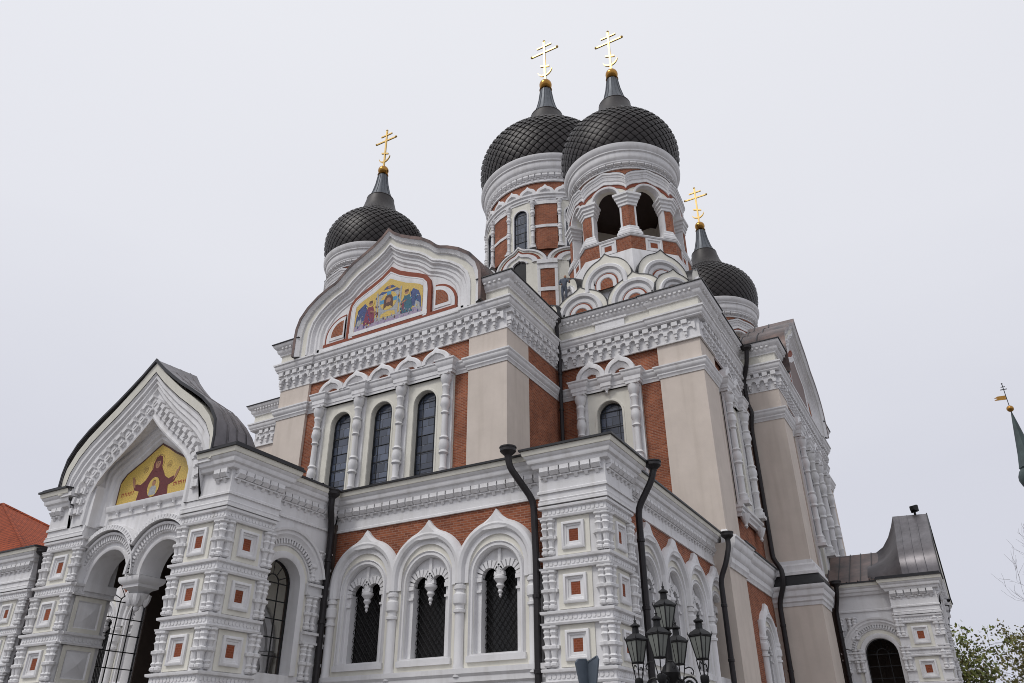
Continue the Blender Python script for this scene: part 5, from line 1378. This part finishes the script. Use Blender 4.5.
# ------------------------------------------------------------------ traffic sign seen from behind
sx_, sy_ = -4.975, 11.0
sg = empty('traffic_sign', (sx_, sy_, 0)); tag(sg, 'blue grey back of a pointed metal road sign beside the cathedral corner pier', 'traffic sign')
mb = MB(); mb.tube([(sx_, sy_, 0), (sx_, sy_, 2.84)], .03, 'zinc', 10); obj('post', mb, sg, (sx_, sy_, 0), 0)
for ang, wd in ((66, .22), (-12, .19)):
    a = R(ang); F = Fr((sx_, sy_-.03), (math.cos(a), math.sin(a)), (math.sin(a), -math.cos(a)))
    mb = MB(); P = [(.02, 2.10), (wd*.55, 2.45), (wd, 2.90), (wd-.02, 2.94), (.03, 2.88), (.0, 2.86)] if ang < 0 else [(-.02, 2.10), (-wd*.55, 2.45), (-wd, 2.86), (-wd+.05, 2.91), (-.03, 2.92), (0, 2.88)]
    mb.prism(F, P, -.006, .006, 'signback')
    mb.sweep(F, P, [(-.012, -.02), (-.012, .014), (.004, .014), (.004, -.02)], 'signback', closed=True)
    obj('panel', mb, sg, (sx_, sy_, 2.1), 0)

# ------------------------------------------------------------------ floodlights on the roofs, and the man up there
def floodlight(x, y, z, label, rz, k=1.0):
    t = empty('floodlight', (x, y, z+EYE)); tag(t, label, 'floodlight', 'floodlights on the roofs')
    F = Fr((x, y), (math.cos(rz), math.sin(rz)), (math.sin(rz), -math.cos(rz)))
    m = MB(); m.box(F, -.04*k, .04*k, -.04*k, .04*k, z, z+.14*k, 'iron'); m.box(F, -.16*k, .16*k, -.03*k, .03*k, z+.12*k, z+.16*k, 'iron'); obj('bracket', m, t)
    m = MB(); q = [(-.17*k, z+.16*k), (.17*k, z+.16*k), (.17*k, z+.46*k), (-.17*k, z+.46*k)]
    m.loft(F, [([(a*.6, z+.31*k+(b-z-.31*k)*.6) for a, b in q], -.16*k), (q, .0), (q, .12*k), ([(a*.85, z+.31*k+(b-z-.31*k)*.85) for a, b in q], .10*k)], 'iron', True)
    m.prism(F, [(a*.6, z+.31*k+(b-z-.31*k)*.6) for a, b in q], -.17*k, -.158*k, 'iron'); obj('body', m, t)
    m = MB(); m.prism(F, [(a*.86, z+.31*k+(b-z-.31*k)*.86) for a, b in q], .09*k, .101*k, 'darkglass'); obj('lens', m, t)
floodlight(-1.32, YM, 12.06, 'small black floodlight on the ridge of the right-hand porch roof', R(150), 1.15)
floodlight(-13.35, 32.85, 22.42, 'dark floodlight on the arch gables below the bell tower', R(60), 1.0)
def person(x, y, z, h):
    me = bpy.data.meshes.new('person')
    J = {'pel': (0, 0, .52), 'wst': (0, .0, .60), 'cst': (.01, -.005, .73), 'nck': (.03, -.01, .83), 'hd0': (.04, -.02, .87), 'hd1': (.05, -.03, .94),
         'lh': (-.05, 0, .50), 'lk': (-.055, -.03, .28), 'la': (-.055, .02, .04), 'lt': (-.055, -.07, .015), 'rh': (.05, 0, .50), 'rk': (.06, -.02, .28), 'ra': (.07, .03, .04), 'rt': (.07, -.06, .015),
         'ls': (-.10, 0, .79), 'le': (-.14, -.02, .63), 'lw': (-.08, -.12, .56), 'lf': (-.05, -.15, .55), 'rs': (.11, -.01, .79), 're': (.17, -.06, .66), 'rw': (.17, -.17, .64), 'rf': (.17, -.21, .64)}
    E_ = [('pel', 'wst'), ('wst', 'cst'), ('cst', 'nck'), ('nck', 'hd0'), ('hd0', 'hd1'), ('pel', 'lh'), ('lh', 'lk'), ('lk', 'la'), ('la', 'lt'), ('pel', 'rh'), ('rh', 'rk'), ('rk', 'ra'), ('ra', 'rt'), ('cst', 'ls'), ('ls', 'le'), ('le', 'lw'), ('lw', 'lf'), ('cst', 'rs'), ('rs', 're'), ('re', 'rw'), ('rw', 'rf')]
    Rd = {'pel': .075, 'wst': .07, 'cst': .085, 'nck': .032, 'hd0': .045, 'hd1': .052, 'lh': .055, 'rh': .055, 'lk': .04, 'rk': .04, 'la': .028, 'ra': .028, 'lt': .022, 'rt': .022, 'ls': .042, 'rs': .042, 'le': .03, 're': .03, 'lw': .022, 'rw': .022, 'lf': .02, 'rf': .02}
    ks = list(J); me.from_pydata([tuple(c*h for c in J[k]) for k in ks], [(ks.index(a), ks.index(b)) for a, b in E_], [])
    o = bpy.data.objects.new('person', me); COL.objects.link(o); o.location = (x, y, z+EYE)
    sk = o.modifiers.new('skin', 'SKIN')
    lay = me.skin_vertices[0] if me.skin_vertices else None
    if lay is None:
        import bmesh
        b = bmesh.new(); b.from_mesh(me); b.verts.layers.skin.verify(); b.to_mesh(me); b.free(); lay = me.skin_vertices[0]
    for i, k in enumerate(ks): lay.data[i].radius = (Rd[k]*h, Rd[k]*h); lay.data[i].use_root = (k == 'pel')
    o.modifiers.new('sub', 'SUBSURF').render_levels = 2
    dg = bpy.context.evaluated_depsgraph_get(); m2 = bpy.data.meshes.new_from_object(o.evaluated_get(dg)); o.modifiers.clear(); o.data = m2
    m2.materials.clear()
    for k in ('workwear', 'skin', 'tesbrown', 'iron'): m2.materials.append(MATS[k])
    for p in m2.polygons:
        zc = p.center.z/h; p.use_smooth = True
        hand = abs(p.center.x) > 0 and p.center.y/h < -.135 and zc > .5
        p.material_index = 1 if (zc > .845 or hand) else (3 if zc < .04 else 0)
        if zc > .93 or (zc > .87 and p.center.y/h > .0): p.material_index = 2
    o.rotation_euler = (0, 0, R(25)); BASE[o.name] = Vector((x, y, z+EYE))
    return o
mat('workwear', (0.10, 0.115, 0.145), 0.9, noise=.2, nscale=10)
pn = person(-15.30, 33.0, 22.28, 1.86)
tag(pn, 'person in grey blue work clothes standing high on the roof between the towers', 'person')

# ------------------------------------------------------------------ far church spire
px_, py_ = 13.2, 110.0
sp = empty('church_tower', (px_, py_, 0)); tag(sp, 'slim green copper church spire with gilded ball and weather vane far behind the trees', 'church tower')
cc_ = (px_, py_)
tx_ = 10.75
cc_ = (tx_, py_); 
mb = MB(); mb.lathe(cc_, [(.06, 39.0), (.3, 37.4), (.85, 33.4), (1.12, 31.9), (1.2, 31.6), (1.05, 31.4)], 'copper', 8, False); obj('spire', mb, sp)
mb = MB(); mb.lathe(cc_, [(1.05, 31.45), (1.3, 31.2), (1.55, 30.6), (1.6, 30.1), (1.4, 29.5), (1.05, 29.1), (1.0, 28.6), (1.15, 28.2), (1.3, 27.6)], 'copper', 20); obj('onion_bulb', mb, sp)
mb = MB()
for i in range(8):
    a = pi/4*i+.2; mb.tube([(cc_[0]+1.1*math.cos(a), cc_[1]+1.1*math.sin(a), 24.6), (cc_[0]+1.1*math.cos(a), cc_[1]+1.1*math.sin(a), 27.5)], .14, 'copper', 6)
mb.lathe(cc_, [(1.3, 27.3), (1.5, 27.5), (1.3, 27.8)], 'copper', 16); mb.lathe(cc_, [(1.8, 23.6), (1.8, 24.6), (1.2, 24.65)], 'copper', 16); obj('lantern', mb, sp)
mb = MB(); mb.lathe(cc_, [(3.4, 15.0), (3.3, 16.4), (2.9, 19.2), (2.3, 21.6), (1.9, 23.0), (1.8, 23.7)], 'copper', 24); obj('helm', mb, sp)
mb = MB(); mb.box(Fr(cc_, (1, 0), (0, 1)), -3.2, 3.2, -3.2, 3.2, -1.6, 15.1, 'stonegrey')
mb.box(Fr(cc_, (1, 0), (0, 1)), -3.45, 3.45, -3.45, 3.45, 14.4, 15.0, 'white'); obj('tower_shaft', mb, sp)
mb = MB(); mb.sphere((cc_[0], cc_[1], 39.4), .42, 'oldgold', 14, 10); obj('ball', mb, sp)
mb = MB(); F = Fr(cc_, (1, 0), (0, -1)); mb.tube([F.m(0, 0, 39.6), F.m(0, 0, 42.9)], .05, 'iron', 6)
mb.prism(F, [(-.05, 40.7), (-.05, 41.25), (-.9, 41.3), (-1.35, 41.1), (-.95, 41.02), (-1.4, 40.8), (-.9, 40.75)], -.03, .03, 'oldgold')
mb.box(F, -.38, .38, -.03, .03, 42.05, 42.15, 'iron'); mb.box(F, -.24, .24, -.03, .03, 42.42, 42.5, 'iron'); mb.sphere(F.m(0, 0, 42.9), .1, 'iron', 8, 6)
obj('weather_vane', mb, sp)

# ------------------------------------------------------------------ house with tiled roof at the left
hs = empty('tiled_house', (-101, 51, 0)); tag(hs, 'pale house with orange red tiled hip roof behind the left end of the cathedral', 'house')
F = Fr((-98, 45), (1, 0), (0, -1))
mb = MB(); mb.box(F, -24, 15.6, -13, 0, -1.6, 18.8, 'cream'); mb.box(F, -24.3, 15.9, -13.2, .3, 18.4, 18.85, 'white'); obj('wall', mb, hs)
mb = MB()
e = [(-24.6, .7), (16.4, .7), (16.4, -13.6), (-24.6, -13.6)]; e2 = [(-21.6, -1.0), (10.5, -1.0), (10.5, -11.6), (-21.6, -11.6)]
vs = [F.m(u, d, 18.86) for u, d in e]+[F.m(u, d, 21.9) for u, d in e2]+[F.m(-15, -6.0, 28.9), F.m(-4.6, -6.0, 28.9)]
mb.add(vs, [(0, 1, 5, 4), (1, 2, 6, 5), (2, 3, 7, 6), (3, 0, 4, 7), (4, 5, 9, 8), (5, 6, 9), (6, 7, 8, 9), (7, 4, 8)], 'rooftile')
mb.tube([F.m(-15, -6, 28.95), F.m(-4.6, -6, 28.95)], .16, 'rooftile', 8)
for q in (-1.0, -11.6): mb.tube([F.m(-4.6, -6, 28.95), F.m(10.5, q, 21.95), F.m(16.4, .7 if q > -5 else -13.6, 18.92)], .16, 'rooftile', 8)
roof_ = obj('roof', mb, hs)
for i in range(6):
    for z in (3.0, 8.0, 13.0):
        mb = MB(); u = -11.5+4.6*i; mb.box(F, u-.75, u+.75, -.1, .06, z, z+2.2, 'white'); mb.box(F, u-.62, u+.62, .0, .065, z+.12, z+2.08, 'darkglass'); mb.box(F, u-.03, u+.03, .06, .08, z+.1, z+2.1, 'white'); mb.box(F, u-.62, u+.62, .06, .08, z+1.4, z+1.46, 'white'); obj('window', mb, hs)

# ------------------------------------------------------------------ trees beyond the right-hand porch
def grow(rnd, p, d, L, r, lev, tips, mb, m, spread, levels, upb=.12):
    pts = [p]; rs = [r]; q = Vector(p); dv = Vector(d)
    n = 4
    for i in range(n):
        dv = (dv+Vector((rnd.gauss(0, .13), rnd.gauss(0, .13), rnd.gauss(0, .1)+upb*.5))).normalized()
        q = q+dv*(L/n); pts.append(tuple(q)); rs.append(r*(1-.5*(i+1)/n))
    mb.tube(pts, rs, m, 6 if lev < 2 else 4, False)
    if lev >= levels: tips.append((q, dv)); return
    k = 3 if lev < 2 else rnd.choice((2, 3))
    for j in range(k+(2 if lev == 0 else 0)):
        t = rnd.uniform(.45, 1.0) if j else 1.0
        i = min(n, max(1, int(t*n))); b = Vector(pts[i])
        ax = Vector((rnd.gauss(0, 1), rnd.gauss(0, 1), rnd.gauss(0, .4))).normalized()
        nd = (dv+ax*spread+Vector((0, 0, upb))).normalized()
        grow(rnd, tuple(b), nd, L*rnd.uniform(.62, .82), max(.008, rs[i]*.72), lev+1, tips, mb, m, spread, levels, upb)
def tree(name, label, x, y, h, seed, leaves, spread=.75, levels=5, lean=(0, 0), lm='leafgreen', group='trees beyond the porch'):
    rnd = random.Random(seed); t = empty(name, (x, y, 0)); tag(t, label, 'tree', group)
    mb = MB(); tips = []
    grow(rnd, (x, y, 0), (lean[0], lean[1], 1), h*.30, h*.021, 0, tips, mb, 'bark' if leaves else 'twig', spread, levels)
    obj('trunk', mb, t, (x, y, 0), 0)
    if leaves:
        lv = MB()
        for q, dv in tips:
            if rnd.random() < .12: continue
            for k in range(leaves):
                c = q+Vector((rnd.gauss(0, .34), rnd.gauss(0, .34), rnd.gauss(0, .28)))
                a = Vector((rnd.gauss(0, 1), rnd.gauss(0, 1), rnd.gauss(0, 1))).normalized(); b = a.cross(Vector((rnd.gauss(0, 1), rnd.gauss(0, 1), rnd.gauss(0, 1)))).normalized()
                s_ = rnd.uniform(.09, .18)
                lv.add([tuple(c-a*s_), tuple(c+b*s_*.6), tuple(c+a*s_), tuple(c-b*s_*.6)], [(0, 1, 2, 3)], lm if rnd.random() < .7 else 'leafolive')
        obj('crown', lv, t, (x, y, 0), 0)
    return t
tree('leafy_tree', 'spring tree with sparse green leaves beside the right-hand porch corner', 0.2, 70, 13.9, 5, 22, .85)
tree('leafy_tree', 'leafy spring tree under the bare branches at the edge of the photo', 4.6, 75, 14.2, 11, 24, .85, lm='leafolive')
tree('bare_tree', 'bare leafless tree reaching up below the green copper spire', 7.5, 68, 25, 23, 0, .62, 7)
